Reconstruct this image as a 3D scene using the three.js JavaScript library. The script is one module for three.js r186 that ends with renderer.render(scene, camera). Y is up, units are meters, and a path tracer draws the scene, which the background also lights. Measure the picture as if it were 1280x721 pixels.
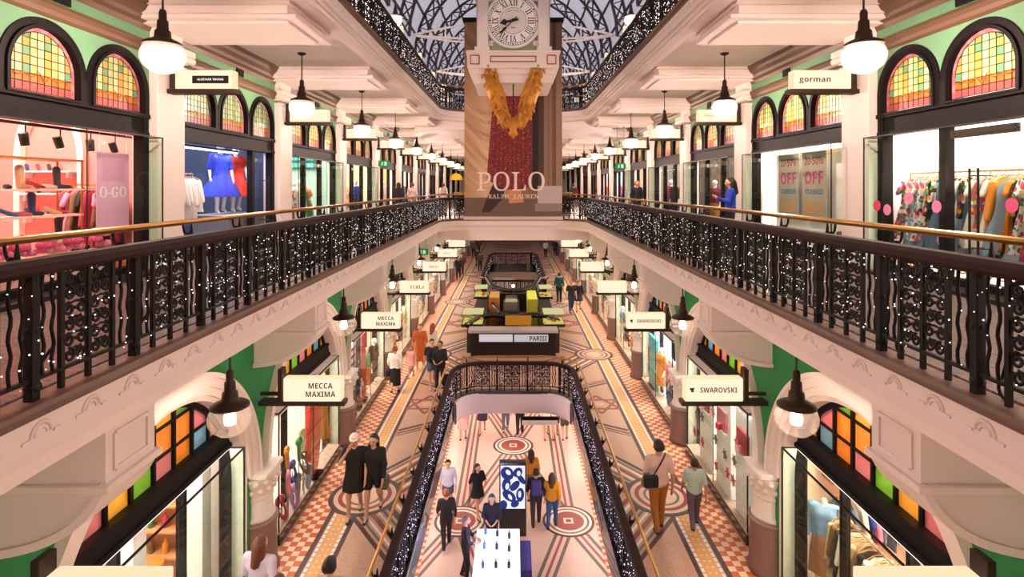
import * as THREE from 'three';
import { mergeGeometries, toCreasedNormals } from 'three/addons/utils/BufferGeometryUtils.js';
import { RoundedBoxGeometry } from 'three/addons/geometries/RoundedBoxGeometry.js';
import { RectAreaLightUniformsLib } from 'three/addons/lights/RectAreaLightUniformsLib.js';
RectAreaLightUniformsLib.init();
// ---------------------------------------------------------------- camera, sky, exposure
// heights in this file are measured from the eye (y = 0); the whole building is lifted by EYE at the end
const F = 690, EYE = 10.6, GAL = -1.5, GND = -7.0, LOW = -10.6, CEIL = 3.1, UPF = 3.6, GCEIL = -2.05;
const scene = new THREE.Scene();
const camera = new THREE.PerspectiveCamera(2 * Math.atan(488 / F) * 180 / Math.PI, 1280 / 976, 0.05, 300);
camera.setViewOffset(1280, 976, -1.5, 255, 1280, 721);
scene.add(camera);
scene.background = new THREE.Color().setRGB(1.05, 0.94, 1.0);
const renderer = new THREE.WebGLRenderer({ antialias: true });
renderer.toneMapping = THREE.LinearToneMapping;
renderer.toneMappingExposure = 0.78;
renderer.shadowMap.enabled = true;
const LAMP_W = 30, SHOP_W = 3.3, WARM = 0xffe2d4, WHITE = 0xffeee4;   // candela of a pendant, factor of the shop panels

// ---------------------------------------------------------------- helpers
const PI = Math.PI, V3 = (x, y, z) => new THREE.Vector3(x, y, z);
let seed = 7; const rnd = () => { seed = (seed * 16807) % 2147483647; return (seed - 1) / 2147483646; };
const rr = (a, b) => a + (b - a) * rnd(), pick = a => a[Math.floor(rnd() * a.length)];
const used = {};
function numbered(n) { used[n] = (used[n] ?? -1) + 1; return used[n] ? n + '_' + String(used[n]).padStart(3, '0') : n; }
const clean = g => { const o = g.index ? g.toNonIndexed() : g; for (const k of Object.keys(o.attributes)) if (!['position', 'normal', 'uv', 'color'].includes(k)) o.deleteAttribute(k); if (!o.attributes.uv) o.setAttribute('uv', new THREE.BufferAttribute(new Float32Array(o.attributes.position.count * 2), 2)); return o; };
const merge = l => l.length === 1 ? l[0] : mergeGeometries(l.map(clean));
const at = (g, x = 0, y = 0, z = 0, rx = 0, ry = 0, rz = 0) => { if (rx) g.rotateX(rx); if (ry) g.rotateY(ry); if (rz) g.rotateZ(rz); return g.translate(x, y, z); };
const bx = (x0, x1, y0, y1, z0, z1) => new THREE.BoxGeometry(Math.abs(x1 - x0), Math.abs(y1 - y0), Math.abs(z1 - z0)).translate((x0 + x1) / 2, (y0 + y1) / 2, (z0 + z1) / 2);
const rb = (x0, x1, y0, y1, z0, z1, r = 0.01) => new RoundedBoxGeometry(x1 - x0, y1 - y0, z1 - z0, 1, r).translate((x0 + x1) / 2, (y0 + y1) / 2, (z0 + z1) / 2);
const cyl = (r0, r1, h, n = 10, x = 0, y = 0, z = 0) => new THREE.CylinderGeometry(r1, r0, h, n).translate(x, y + h / 2, z);
const lathe = (pts, n = 16) => new THREE.LatheGeometry(pts.map(p => new THREE.Vector2(p[0], p[1])), n);
const ball = (r, x = 0, y = 0, z = 0, a = 10, b = 7) => new THREE.SphereGeometry(r, a, b).translate(x, y, z);
const tube = (pts, r, n = 12, m = 5) => new THREE.TubeGeometry(new THREE.CatmullRomCurve3(pts.map(p => V3(...p))), n, r, m);
function bar(a, b, r, n = 4) { const A = V3(...a), B = V3(...b), L = A.distanceTo(B); const g = new THREE.CylinderGeometry(r, r, L, n); const q = new THREE.Quaternion().setFromUnitVectors(V3(0, 1, 0), B.clone().sub(A).normalize()); return g.applyQuaternion(q).translate((A.x + B.x) / 2, (A.y + B.y) / 2, (A.z + B.z) / 2); }
const extr = (shape, depth, seg = 12, bev = 0) => new THREE.ExtrudeGeometry(shape, { depth, curveSegments: seg, bevelEnabled: bev > 0, bevelSize: bev, bevelThickness: bev, bevelSegments: 1 });
// a shape drawn in (along the hall, height) set up as a wall piece: its depth runs outward (+x)
const wallGeo = (shape, depth, seg, bev) => extr(shape, depth, seg, bev).rotateY(PI / 2);
const poly = pts => { const s = new THREE.Shape(); pts.forEach((p, i) => i ? s.lineTo(p[0], p[1]) : s.moveTo(p[0], p[1])); return s; };
const mirrors = new Map();
function mir(g) {                                            // the same piece for the other side of the hall
  if (mirrors.has(g)) return mirrors.get(g);
  const o = (g.index ? g.toNonIndexed() : g.clone()); o.scale(-1, 1, 1);
  for (const k of Object.keys(o.attributes)) { const a = o.attributes[k], n = a.itemSize, v = a.array; for (let t = 0; t + 2 < a.count; t += 3) for (let j = 0; j < n; j++) { const q = v[(t + 1) * n + j]; v[(t + 1) * n + j] = v[(t + 2) * n + j]; v[(t + 2) * n + j] = q; } }
  mirrors.set(g, o); return o;
}
const side = (g, s) => s < 0 ? mir(g) : g;
function mesh(name, geo, mat, parent, x = 0, y = 0, z = 0) { const m = new THREE.Mesh(geo, mat); m.name = parent ? name : numbered(name); m.position.set(x, y, z); m.castShadow = m.receiveShadow = true; (parent || scene).add(m); return m; }
function tag(o, label, category, group) { o.userData.label = label; o.userData.category = category; if (group) o.userData.group = group; return o; }
function struct(name, geo, mat, x = 0, y = 0, z = 0, label) { const m = mesh(name, geo, mat, null, x, y, z); m.userData.kind = 'structure'; if (label) m.userData.label = label; return m; }
function grp(name, parent, x = 0, y = 0, z = 0, turn = 0) { const g = new THREE.Group(); g.name = parent ? name : numbered(name); g.position.set(x, y, z); g.rotation.y = turn; (parent || scene).add(g); return g; }
function thing(name, label, category, x = 0, y = 0, z = 0, turn = 0, group) { return tag(grp(name, null, x, y, z, turn), label, category, group); }
const stuff = o => { o.userData.kind = 'stuff'; return o; };
// pixel of the photograph on a level plane -> [x, depth]
const onFloor = (px, py, h) => { const d = F * -h / (py - 233); return [(px - 641.5) * d / F, d]; };
function rectLight(w, h, color, nits, parent, x, y, z, rx = -PI / 2) { const l = new THREE.RectAreaLight(color, nits, w, h); l.position.set(x, y, z); l.rotation.x = rx; parent.add(l); return l; }
function pointLight(color, cd, parent, x, y, z) { const l = new THREE.PointLight(color, cd, 0, 2); l.position.set(x, y, z); l.castShadow = true; l.shadow.radius = 4; parent.add(l); return l; }

// ---------------------------------------------------------------- textures and materials
function canvas(w, h, draw, srgb = true) { const c = document.createElement('canvas'); c.width = w; c.height = h; draw(c.getContext('2d'), w, h); const t = new THREE.CanvasTexture(c); if (srgb) t.colorSpace = THREE.SRGBColorSpace; t.wrapS = t.wrapT = THREE.RepeatWrapping; return t; }
function speckle(base, spread, n, size, cell) { return canvas(256, 256, (c, w, h) => { c.fillStyle = base; c.fillRect(0, 0, w, h); const b = new THREE.Color(base); for (let i = 0; i < n; i++) { const k = rr(-spread, spread), q = b.clone().offsetHSL(rr(-.01, .01), 0, k); c.fillStyle = '#' + q.getHexString(); if (cell) { const a = Math.floor(rnd() * w / cell) * cell, e = Math.floor(rnd() * h / cell) * cell; c.fillRect(a, e, cell - 1, cell - 1); } else c.fillRect(rnd() * w, rnd() * h, size * rnd(), size * rnd()); } }); }
const std = (color, roughness = 0.7, o = {}) => new THREE.MeshStandardMaterial({ color, roughness, ...o });
const phy = (color, roughness, o = {}) => new THREE.MeshPhysicalMaterial({ color, roughness, ...o });
const glow = (color, k = 1, o = {}) => new THREE.MeshStandardMaterial({ color: 0x222222, emissive: color, emissiveIntensity: k, ...o });
const M = {
  cream: std(0xe9dcd5, 0.75), creamCol: std(0xeee2da, 0.6), ceil: std(0xede1db, 0.85), fascia: std(0xe6dad6, 0.7),
  green: std(0x6a9a74, 0.75), deepGreen: std(0x1f8a4c, 0.65), brown: std(0x664a36, 0.55), nosing: std(0x664c3e, 0.5),
  dark: phy(0x120e10, 0.6, { specularIntensity: 0.35 }), black: std(0x17130f, 0.4), blackGloss: phy(0x121012, 0.25, { clearcoat: 0.6 }), iron: phy(0x0d090a, 0.55, { specularIntensity: 0.5 }),
  wood: phy(0x2a120d, 0.6, { specularIntensity: 0.45 }), brass: std(0xb98a45, 0.32, { metalness: 0.85 }), gold: std(0xc8882c, 0.45, { metalness: 0.35 }),
  bronze: std(0x33231b, 0.45, { metalness: 0.4 }), plinth: std(0x8a6a62, 0.5), white: std(0xf2ece8, 0.6), offwhite: std(0xe8dcd2, 0.7),
  pane: phy(0xffffff, 0.02, { transmission: 1, thickness: 0, ior: 1.16 }), paneGreen: phy(0xeefaf3, 0.02, { transmission: 1, thickness: 0, ior: 1.2 }),
  globe: phy(0xfffaf6, 0.08, { transmission: 0.97, thickness: 0, ior: 1.45 }), globeSoft: phy(0xfffaf6, 0.08, { transmission: 0.84, thickness: 0, ior: 1.45 }), bulb: glow(0xffe2bd, 7), grey: std(0x8d8480, 0.6), steel: std(0x9a9aa0, 0.35, { metalness: 0.7 }),
  roofSteel: std(0x3a3435, 0.5, { metalness: 0.2 }), roofWhite: std(0xfaf4f2, 0.5), roofGlass: phy(0xdfe0ea, 0.25, { transmission: 1, thickness: 0 }),
  galFloor: std(0xffffff, 0.4, { map: speckle('#5a4743', 0.07, 2500, 10) }), shopFloor: std(0xd9c7bb, 0.35),
  fairy: glow(0xffe9ea, 4.5), fairyP: glow(0xe6cdf4, 3.6),
};
const colMat = {}; const cm = (hex, r = 0.8) => colMat[hex + '_' + r] ??= std(hex, r);
// ---------------------------------------------------------------- structure
const BAY = 5.1, PIER = k => 5.0 + BAY * k, MID = k => PIER(k) + BAY / 2, XV = 3.3, XW = 6.4, XG = 4.66, NB = 13;
function ringPts(x, d0, d1, r, n = 7) {                       // rounded rectangle, seen from above, as [x, z, nx, nz]; n points outward of the void
  const out = [], c = [[x - r, d1 - r, 0], [-x + r, d1 - r, 1], [-x + r, d0 + r, 2], [x - r, d0 + r, 3]];
  for (const [cx, cd, q] of c) for (let i = 0; i <= n; i++) { const a = q * PI / 2 + i / n * PI / 2; out.push([cx + r * Math.cos(a), -(cd + r * Math.sin(a)), Math.cos(a), -Math.sin(a)]); }
  return out;
}
function sweep(pts, prof, closed = true) {                    // profile [outward, y] carried round the void
  const P = [], n = pts.length;
  for (let i = 0; i < (closed ? n : n - 1); i++) { const A = pts[i], B = pts[(i + 1) % n];
    for (let j = 0; j < prof.length; j++) { const [o0, y0] = prof[j], [o1, y1] = prof[(j + 1) % prof.length];
      const a = [A[0] + A[2] * o0, y0, A[1] + A[3] * o0], b = [B[0] + B[2] * o0, y0, B[1] + B[3] * o0], c = [B[0] + B[2] * o1, y1, B[1] + B[3] * o1], d = [A[0] + A[2] * o1, y1, A[1] + A[3] * o1];
      P.push(...a, ...b, ...c, ...a, ...c, ...d); } }
  const g = new THREE.BufferGeometry(); g.setAttribute('position', new THREE.Float32BufferAttribute(P, 3)); g.computeVertexNormals(); return toCreasedNormals(g, 0.6);
}
const HALL = [-14, 84];
function slab(y0, y1, X, holes) {                              // floor plate with openings
  const s = poly([[-X, HALL[0]], [X, HALL[0]], [X, HALL[1]], [-X, HALL[1]]]);
  for (const pts of holes) s.holes.push(new THREE.Path(pts.map(p => new THREE.Vector2(p[0] + p[2] * .1, -(p[1] + p[3] * .1))).reverse()));
  return extr(s, y1 - y0, 6).rotateX(-PI / 2).translate(0, y0, 0);
}
const voidA = ringPts(XV, -0.12, 26, 1.5), voidB = ringPts(XV, 31.5, 70, 1.5), voidG = ringPts(1.95, 2, 18.9, 0.95), voidG2 = ringPts(1.95, 35.5, 50, 0.8);
const uvScale = (g, k) => { const p = g.attributes.position, u = g.attributes.uv; for (let i = 0; i < p.count; i++) u.setXY(i, p.getX(i) * k, p.getZ(i) * k); return g; };
const groundTile = std(0xffffff, 0.42, { map: speckle('#c59a84', 0.07, 4200, 6, 8) }), lowTile = std(0xffffff, 0.35, { map: speckle('#d9bfb2', 0.05, 4200, 6, 8) });
struct('floor', bx(-12, 12, LOW - .3, LOW, -HALL[1], -HALL[0]), lowTile).geometry = uvScale(bx(-12, 12, LOW - .3, LOW, -HALL[1], -HALL[0]), 1.5);
const lowFloor = scene.children[scene.children.length - 1]; lowFloor.userData.label = 'pale mosaic floor of the lowest level';
const gFloor = struct('floor', uvScale(slab(GND - .72, GND, 12, [voidG, voidG2]), 1.4), groundTile, 0, 0, 0, 'tan mosaic floor of the street level arcade');
const galFloor = struct('floor', uvScale(slab(GCEIL, GAL - .03, 12, [voidA, voidB]), 0.8), M.ceil, 0, 0, 0, 'gallery floor slab with cream underside');
mesh('paving', uvScale(slab(GAL - .03, GAL, 6.6, [ringPts(XV + .12, -0.24, 26.12, 1.6), ringPts(XV + .12, 31.4, 70.1, 1.6)]), 0.8), M.galFloor, galFloor);
const upFloor = struct('ceiling', slab(CEIL, UPF, 12, [voidA, voidB]), M.ceil, 0, 0, 0, 'cream ceiling above the gallery');
// void edges: cream entablature with a brown nosing
for (const [Y, v, b] of [[GAL, voidA, galFloor], [GAL, voidB, galFloor], [UPF, voidA, upFloor], [UPF, voidB, upFloor]]) {
  mesh('fascia', sweep(v, [[.3, Y - .02], [.012, Y - .02], [.012, Y - .1], [.0, Y - .1], [.0, Y - .34], [.06, Y - .36], [.06, Y - .42], [.14, Y - .44], [.14, Y - .5], [.24, Y - .555], [.3, Y - .555]]), M.fascia, b);
  mesh('nosing', sweep(v, [[.14, Y + .01], [-.07, Y + .01], [-.085, Y - .02], [-.07, Y - .05], [-.03, Y - .06], [-.02, Y - .1], [.03, Y - .105], [.14, Y - .105]]), M.nosing, b);
}
for (const v of [voidG, voidG2]) mesh('fascia', sweep(v, [[.2, GND + .01], [-.03, GND + .01], [-.03, GND - .1], [-.01, GND - .1], [-.01, GND - .68], [.04, GND - .74], [.2, GND - .74]]), M.blackGloss, gFloor);
// carved ornament on our fascia: a running row of shells and lozenges, one piece per repeat
{
  const shell = merge([new THREE.TorusGeometry(.085, .016, 4, 12, PI).translate(0, -.03, 0), new THREE.TorusGeometry(.05, .012, 4, 10, PI).translate(0, -.03, 0), at(bx(-.16, -.1, -.05, -.03, -.012, .012)), at(bx(.1, .16, -.05, -.03, -.012, .012))]).rotateY(PI / 2);
  const shellL = shell;
  for (const s of [-1, 1]) for (let d = 3.4; d < 13; d += .46) mesh('carving', shellL, M.fascia, galFloor, s * (XV + .0), GAL - .2, -d);
  const all = []; for (const s of [-1, 1]) for (let d = 13.06; d < 25; d += .46) all.push(shell.clone().translate(s * XV, GAL - .2, -d)); stuff(mesh('carving', merge(all), M.fascia, galFloor));
  const up = []; for (const s of [-1, 1]) for (let d = 8; d < 25; d += .34) up.push(shell.clone().translate(s * XV, UPF - .22, -d)); stuff(mesh('carving', merge(up), M.fascia, upFloor));
}
// bridge beams below the far ends of the voids
for (const [Y, t, d0, d1] of [[GAL, 1.05, 26.15, 31.3], [UPF, .9, 26.15, 31.3]]) {
  const s = new THREE.Shape(); s.moveTo(-4.7, Y - .5); s.lineTo(4.7, Y - .5); s.lineTo(4.7, Y - t - .25); s.quadraticCurveTo(4.2, Y - t, 3.4, Y - t); s.lineTo(-3.4, Y - t); s.quadraticCurveTo(-4.2, Y - t, -4.7, Y - t - .25);
  struct('beam', extr(s, d1 - d0, 8).translate(0, 0, -d1), M.fascia, 0, 0, 0, 'cream bridge beam across the void');
}
// shells of the outer building
for (const s of [-1, 1]) { struct(s < 0 ? 'wall_left' : 'wall_right', bx(11.9 * s, 12.2 * s, LOW, 9.2, -HALL[1], -HALL[0]), M.offwhite, 0, 0, 0, 'outer wall behind the shops'); }
for (const [n, z] of [['wall_far', -HALL[1] + .2], ['wall_near', -HALL[0] - .2]]) struct(n, bx(-12, 12, LOW, 16, z - .15, z + .15), M.cream, 0, 0, 0, 'end wall of the arcade');
// lower level shop walls
for (const s of [-1, 1]) { const w = struct(s < 0 ? 'wall_left' : 'wall_right', bx(3.75 * s, 3.95 * s, LOW, GND - .72, -60, -4), M.white, 0, 0, 0, 'wall of the lowest level'); }
struct('wall_far', bx(-3.7, 3.7, LOW, GND - .72, -53.2, -53), M.offwhite, 0, 0, 0, 'end wall of the lowest level');
// gallery ceiling beams, with a stepped moulding round the end and underside
const beamGeo = merge([rb(3.78, 6.5, CEIL - .19, CEIL + .02, -.95, .95, .015), rb(3.66, 6.5, CEIL - .26, CEIL - .19, -.9, .9, .012), bx(3.86, 6.5, CEIL - .3, CEIL - .25, -.72, .72), bx(3.72, 6.5, CEIL - .06, CEIL + .02, -1.02, 1.02)]);
for (const s of [-1, 1]) for (let k = -1; k <= NB; k++) struct('beam', side(beamGeo, s), M.ceil, 0, 0, -PIER(k) - .1, 'stepped cream ceiling beam over the gallery');
// ---------------- upper gallery wall: pilasters, green wall with three arched openings a bay
const AW = 1.15, AP = 1.42, A0 = 2.72, AS = .36;              // arch width, pitch, foot, straight part
function archPath(cx, w, y0, st, P = new THREE.Path()) { const r = w / 2; P.moveTo(cx - r, y0); P.lineTo(cx - r, y0 + st); P.absarc(cx, y0 + st, r, PI, 0, true); P.lineTo(cx + r, y0); P.closePath(); return P; }
const upWallShape = poly([[-BAY / 2, 2.4], [BAY / 2, 2.4], [BAY / 2, 4.62], [-BAY / 2, 4.62]]);
upWallShape.holes.push(new THREE.Path([[-2.12, 2.41], [-2.12, A0 + .02], [2.12, A0 + .02], [2.12, 2.41]].map(p => new THREE.Vector2(...p))));
for (const i of [-1, 0, 1]) upWallShape.holes.push(archPath(i * AP, AW + .16, A0 + .03, AS));
const upWallGeo = wallGeo(upWallShape, .3, 14);
const corniceGeo = extr(poly([[0, 4.62], [-.34, 4.62], [-.34, 4.56], [-.28, 4.53], [-.24, 4.46], [-.15, 4.4], [-.12, 4.34], [-.04, 4.3], [0, 4.22]]), BAY).translate(0, 0, -BAY / 2);
const bandGeo = extr(poly([[0, 4.02], [-.1, 4.02], [-.12, 3.97], [-.07, 3.92], [-.05, 3.86], [0, 3.82]]), BAY).translate(0, 0, -BAY / 2);
const pilGeo = merge([rb(-.16, .3, 0, 3.72, -.4, .4, .02), rb(-.2, .3, 0, .32, -.44, .44, .02), rb(-.13, .3, 4.06, 4.62, -.38, .38, .02), rb(-.19, .3, 3.68, 3.74, -.43, .43, .01)]);
const capGeo = merge([rb(-.2, .3, 3.8, 3.86, -.44, .44, .012), rb(-.24, .3, 3.86, 3.94, -.48, .48, .015), rb(-.3, .3, 3.94, 4.06, -.52, .52, .02), at(new THREE.CylinderGeometry(.07, .07, 1.0, 10).rotateX(PI / 2), -.24, 3.88, 0)]);
const ventGeo = merge([bx(-.03, .02, 3.98 + .1, 4.24, -.16, .16)]);
const wallN = s => s < 0 ? 'wall_left' : 'wall_right';
for (const s of [-1, 1]) for (let k = -1; k <= NB; k++) {
  if (k < NB) { const w = struct(wallN(s), side(upWallGeo, s), M.green, s * XW, GAL, -MID(k), 'green gallery wall with arched openings');
    mesh('cornice', side(corniceGeo, s), M.brown, w); mesh('moulding', side(bandGeo, s), M.brown, w); mesh('vent', side(ventGeo, s), M.dark, w, 0, 0, -.25); }
  const p = struct('pillar', side(pilGeo, s), M.creamCol, s * XW, GAL, -PIER(k), 'cream pilaster between gallery shops'); mesh('capital', side(capGeo, s), M.creamCol, p);
}
// upper level (only its front edge shows): plain cream wall
for (const s of [-1, 1]) { const g = []; for (let k = 3; k < NB; k++) { g.push(bx(0, .3, 3, 4.8, -PIER(k) - BAY, -PIER(k)), bx(-.12, .3, 0, 3, -PIER(k) - .4, -PIER(k) + .4), bx(.1, .3, 0, .5, -PIER(k) - BAY, -PIER(k)), bx(-.2, .3, 3.6, 3.8, -PIER(k) - BAY, -PIER(k))); } struct(wallN(s), side(merge(g), s), M.cream, s * XW, UPF, 0, 'cream shop wall of the top gallery'); }
// ---------------- street level: arches on squat columns
const AR = 2.12, AC = 1.9, GH = GCEIL - GND;                 // arch radius, springing height, storey height
const gArch = new THREE.Shape(); gArch.moveTo(-BAY / 2, 0); gArch.lineTo(-AR, 0); gArch.lineTo(-AR, AC); gArch.absarc(0, AC, AR, PI, 0, true); gArch.lineTo(AR, 0); gArch.lineTo(BAY / 2, 0); gArch.lineTo(BAY / 2, GH); gArch.lineTo(-BAY / 2, GH); gArch.closePath();
const gWallGeo = wallGeo(gArch, .42, 22);
const archivolt = (() => { const g = []; for (const [r0, r1, dx, w] of [[AR - .02, AR + .1, -.05, .5], [AR + .1, AR + .24, -.09, .2], [AR + .24, AR + .31, -.13, .2]]) { const S = new THREE.Shape(); S.absarc(0, AC, r1, 0, PI, false); S.absarc(0, AC, r0, PI, 0, true); g.push(wallGeo(S, w, 26).translate(dx, 0, 0)); } return merge(g); })();
const revealGeo = (() => { const S = new THREE.Shape(); S.absarc(0, AC, AR + .02, 0, PI, false); S.absarc(0, AC, AR - .1, PI, 0, true); const r = wallGeo(S, .36, 26); return merge([r, bx(0, .36, 0, AC, -AR, -AR + .1), bx(0, .36, 0, AC, AR - .1, AR)]); })();
const colGeo = lathe([[.3, .98], [.335, 1.0], [.335, 1.06], [.3, 1.1], [.295, 1.3], [.285, 1.38]], 20);
const colBase = merge([lathe([[0, 0], [.4, 0], [.4, .1], [.37, .14], [.36, .9], [.39, .94], [.39, .98], [.3, 1.0]], 20)]);
const capGeoG = (() => { const g = [lathe([[.28, 1.36], [.31, 1.38], [.31, 1.42], [.29, 1.44], [.33, 1.62], [.4, 1.76], [.42, 1.8], [.0, 1.8]], 20), rb(-.36, .36, 1.8, 1.9, -.37, .37, .03)]; for (let i = 0; i < 14; i++) { const a = i / 14 * PI * 2; g.push(ball(.05, .33 * Math.cos(a), 1.56, .33 * Math.sin(a), 6, 5), ball(.055, .39 * Math.cos(a + .2), 1.72, .39 * Math.sin(a + .2), 6, 5)); } return merge(g); })();
const brk = new THREE.Shape(); brk.moveTo(1.2, -2.0); brk.lineTo(0, -2.0); brk.lineTo(0, -2.62); brk.bezierCurveTo(.12, -2.95, .5, -3.2, 1.2, -3.22); brk.closePath();
const bracketGeo = extr(brk, .66, 14).translate(0, 0, -.33);
const brkTrim = (() => { const g = []; const pts = []; for (let i = 0; i <= 14; i++) { const t = i / 14, u = 1 - t; pts.push([u * u * u * 0 + 3 * u * u * t * .12 + 3 * u * t * t * .5 + t * t * t * 1.2, u * u * u * -2.62 + 3 * u * u * t * -2.95 + 3 * u * t * t * -3.2 + t * t * t * -3.22]); }
  const band = poly([...pts.map(p => [p[0] - .005, p[1] - .035]), ...pts.slice().reverse().map(p => [p[0] + .03, p[1] + .03])]); g.push(extr(band, .74, 4).translate(0, 0, -.37), rb(-.05, 1.2, -2.67, -2.6, -.38, .38, .012), rb(-.04, .1, -2.1, -2.02, -.37, .37, .01)); return merge(g); })();
const brkPanel = merge([rb(-.025, .02, -2.54, -2.5, -.22, .22, .006), rb(-.025, .02, -2.22, -2.18, -.22, .22, .006), rb(-.02, .02, -2.52, -2.2, -.24, -.2, .006), rb(-.02, .02, -2.52, -2.2, .2, .24, .006)]);
for (const s of [-1, 1]) for (let k = -1; k <= NB; k++) {
  if (k < NB) { const w = struct(wallN(s), side(gWallGeo, s), M.deepGreen, s * XG, GND, -MID(k), 'deep green wall pierced by a round arch'); mesh('archivolt', side(archivolt, s), M.creamCol, w); mesh('reveal', side(revealGeo, s), M.creamCol, w); }
  const c = struct('column', side(colGeo, s), M.creamCol, s * (XG + .05), GND, -PIER(k), 'squat cream column carrying the arches'); mesh('plinth', side(colBase, s), M.plinth, c); mesh('capital', side(capGeoG, s), M.creamCol, c);
  if (k >= 0) { const b = struct('beam', side(bracketGeo, s), M.fascia, s * 3.56, 0, -PIER(k) - .15, 'curved cream bracket under the gallery'); mesh('moulding', side(brkTrim, s), M.cream, b); mesh('panel', side(brkPanel, s), M.cream, b); }
}
// ---------------- glass roof
{
  const R = 6.5, Y = 8.3, dome = [];
  for (const s of [-1, 1]) struct(wallN(s), bx(R * s, (R + .4) * s, 8.2, 8.9, -HALL[1], -HALL[0]), M.cream, 0, 0, 0, 'wall plate below the glass roof');
  for (const s of [-1, 1]) struct('roof', bx(6.7 * s, 12.2 * s, 8.4, 8.6, -HALL[1], -HALL[0]), M.offwhite, 0, 0, 0, 'flat roof over the top gallery shops');
  const roof = thing('roof', 'glazed barrel vault on dark lattice arches', 'roof', 0, Y, 0); roof.userData.kind = 'structure';
  const NS = 14; for (let i = 0; i < NS; i++) { const a0 = i / NS * PI, a1 = (i + 1) / NS * PI; const g = new THREE.BufferGeometry(), c = [[R * Math.cos(a0), R * Math.sin(a0)], [R * Math.cos(a1), R * Math.sin(a1)]];
    const z0 = -HALL[0], z1 = -HALL[1]; g.setAttribute('position', new THREE.Float32BufferAttribute([c[0][0], c[0][1], z0, c[0][0], c[0][1], z1, c[1][0], c[1][1], z1, c[0][0], c[0][1], z0, c[1][0], c[1][1], z1, c[1][0], c[1][1], z0], 3)); g.computeVertexNormals(); g.setAttribute('uv', new THREE.Float32BufferAttribute(new Float32Array(12), 2)); mesh('pane', g, M.roofGlass, roof);
    mesh('purlin', bx(-.05, .05, -.07, .07, z1, z0).translate(c[0][0] * .985, c[0][1] * .985, 0), M.roofSteel, roof); }
  const rib = []; const n = 20, r0 = 5.75, r1 = 6.35; const pt = (r, i) => [r * Math.cos(i / n * PI), r * Math.sin(i / n * PI), 0];
  for (let i = 0; i < n; i++) { rib.push(bar(pt(r0, i), pt(r0, i + 1), .09), bar(pt(r1, i), pt(r1, i + 1), .09), bar(pt(r0, i), pt(r1, i + 1), .05), bar(pt(r1, i), pt(r0, i + 1), .05), bar(pt(r0, i), pt(r1, i), .03)); }
  const ribG = merge(rib);
  const tie = []; const q = 12; const half = 5.9; const tp = (i, k) => { const t = i / q * 2 - 1, w = .75 * (1 - t * t); return [t * half, 1.1 + (k === 0 ? w : k === 1 ? -w * .55 : -w * .55), k === 1 ? w * .7 : k === 2 ? -w * .7 : 0]; };
  for (let i = 0; i < q; i++) for (let k = 0; k < 3; k++) { tie.push(bar(tp(i, k), tp(i + 1, k), .06)); if (i && i % 2 === 0) tie.push(bar(tp(i, k), tp(i, (k + 1) % 3), .025)); }
  const tieG = merge(tie);
  for (let k = 2; k < NB + 2; k++) { mesh('rib', ribG, M.roofSteel, roof, 0, 0, -PIER(k)); if (k >= 4 && k % 2 === 1) mesh('tie_truss', tieG, M.roofWhite, roof, 0, -.6, -PIER(k) - 1.6); }
}
// ---------------- what each bay's shop looks like: wall colour, its name, light
const upRooms = {
  '-1': [[0xe47a7a, 'salmon pink', { light: .7, side: 0xe88e88 }], [0x2a3044, 'navy', { light: .5, tone: 0xd8e4ff, ceilCol: 0x3a4050, side: 0x39415a }], [0x9fb8b0, 'sea grey', { light: .8 }], [0xd9c0a0, 'sand', {}], [0xc9a070, 'tan', {}], [0xe6dcc8, 'ivory', {}], [0x8a7a70, 'taupe', {}], [0xd99a58, 'amber', {}], [0xe0c8b0, 'buff', {}], [0xe2a23a, 'yellow', {}]],
  '1': [[0xfbeeee, 'white', { light: 1.0 }], [0xfaf2f0, 'white panelled', { light: 1.3 }], [0x5a4c48, 'brown', { light: .7 }], [0x8a7f7a, 'grey', { light: .8 }], [0xb9a090, 'stone', {}], [0x9ab8c8, 'pale blue', {}], [0xd0b0b8, 'rose', {}], [0xe0a848, 'mustard', {}], [0xe8b040, 'golden', {}], [0xe8a830, 'orange', {}]] };
const gdRooms = { '-1': [[0xf6ebe4, 'white', { light: .7 }], [0xefe0dc, 'pale', { light: .7 }], [0xd8b8a0, 'peach', {}], [0xe6d8c0, 'cream', {}], [0xe8d0a8, 'honey', {}], [0xd8c0a8, 'buff', {}], [0xd0b098, 'clay', {}]], '1': [[0xf0d8c4, 'warm wood', { light: .8, tone: 0xffdcc0 }], [0xf8f4f4, 'bright white', { light: .9 }], [0xdfe8f0, 'ice blue', {}], [0xe8d8c8, 'linen', {}], [0xe0c8b8, 'blush', {}], [0xd0dce0, 'pale grey', {}], [0xe0c0a0, 'caramel', {}]] };
const upRoomName = (s, k) => k >= 0 && k < 10 ? upRooms[s][k][1] + ' gallery shop' : null, gdRoomName = (s, k) => k >= 0 && k < 7 ? gdRooms[s][k][1] + ' street level shop' : null;
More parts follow.
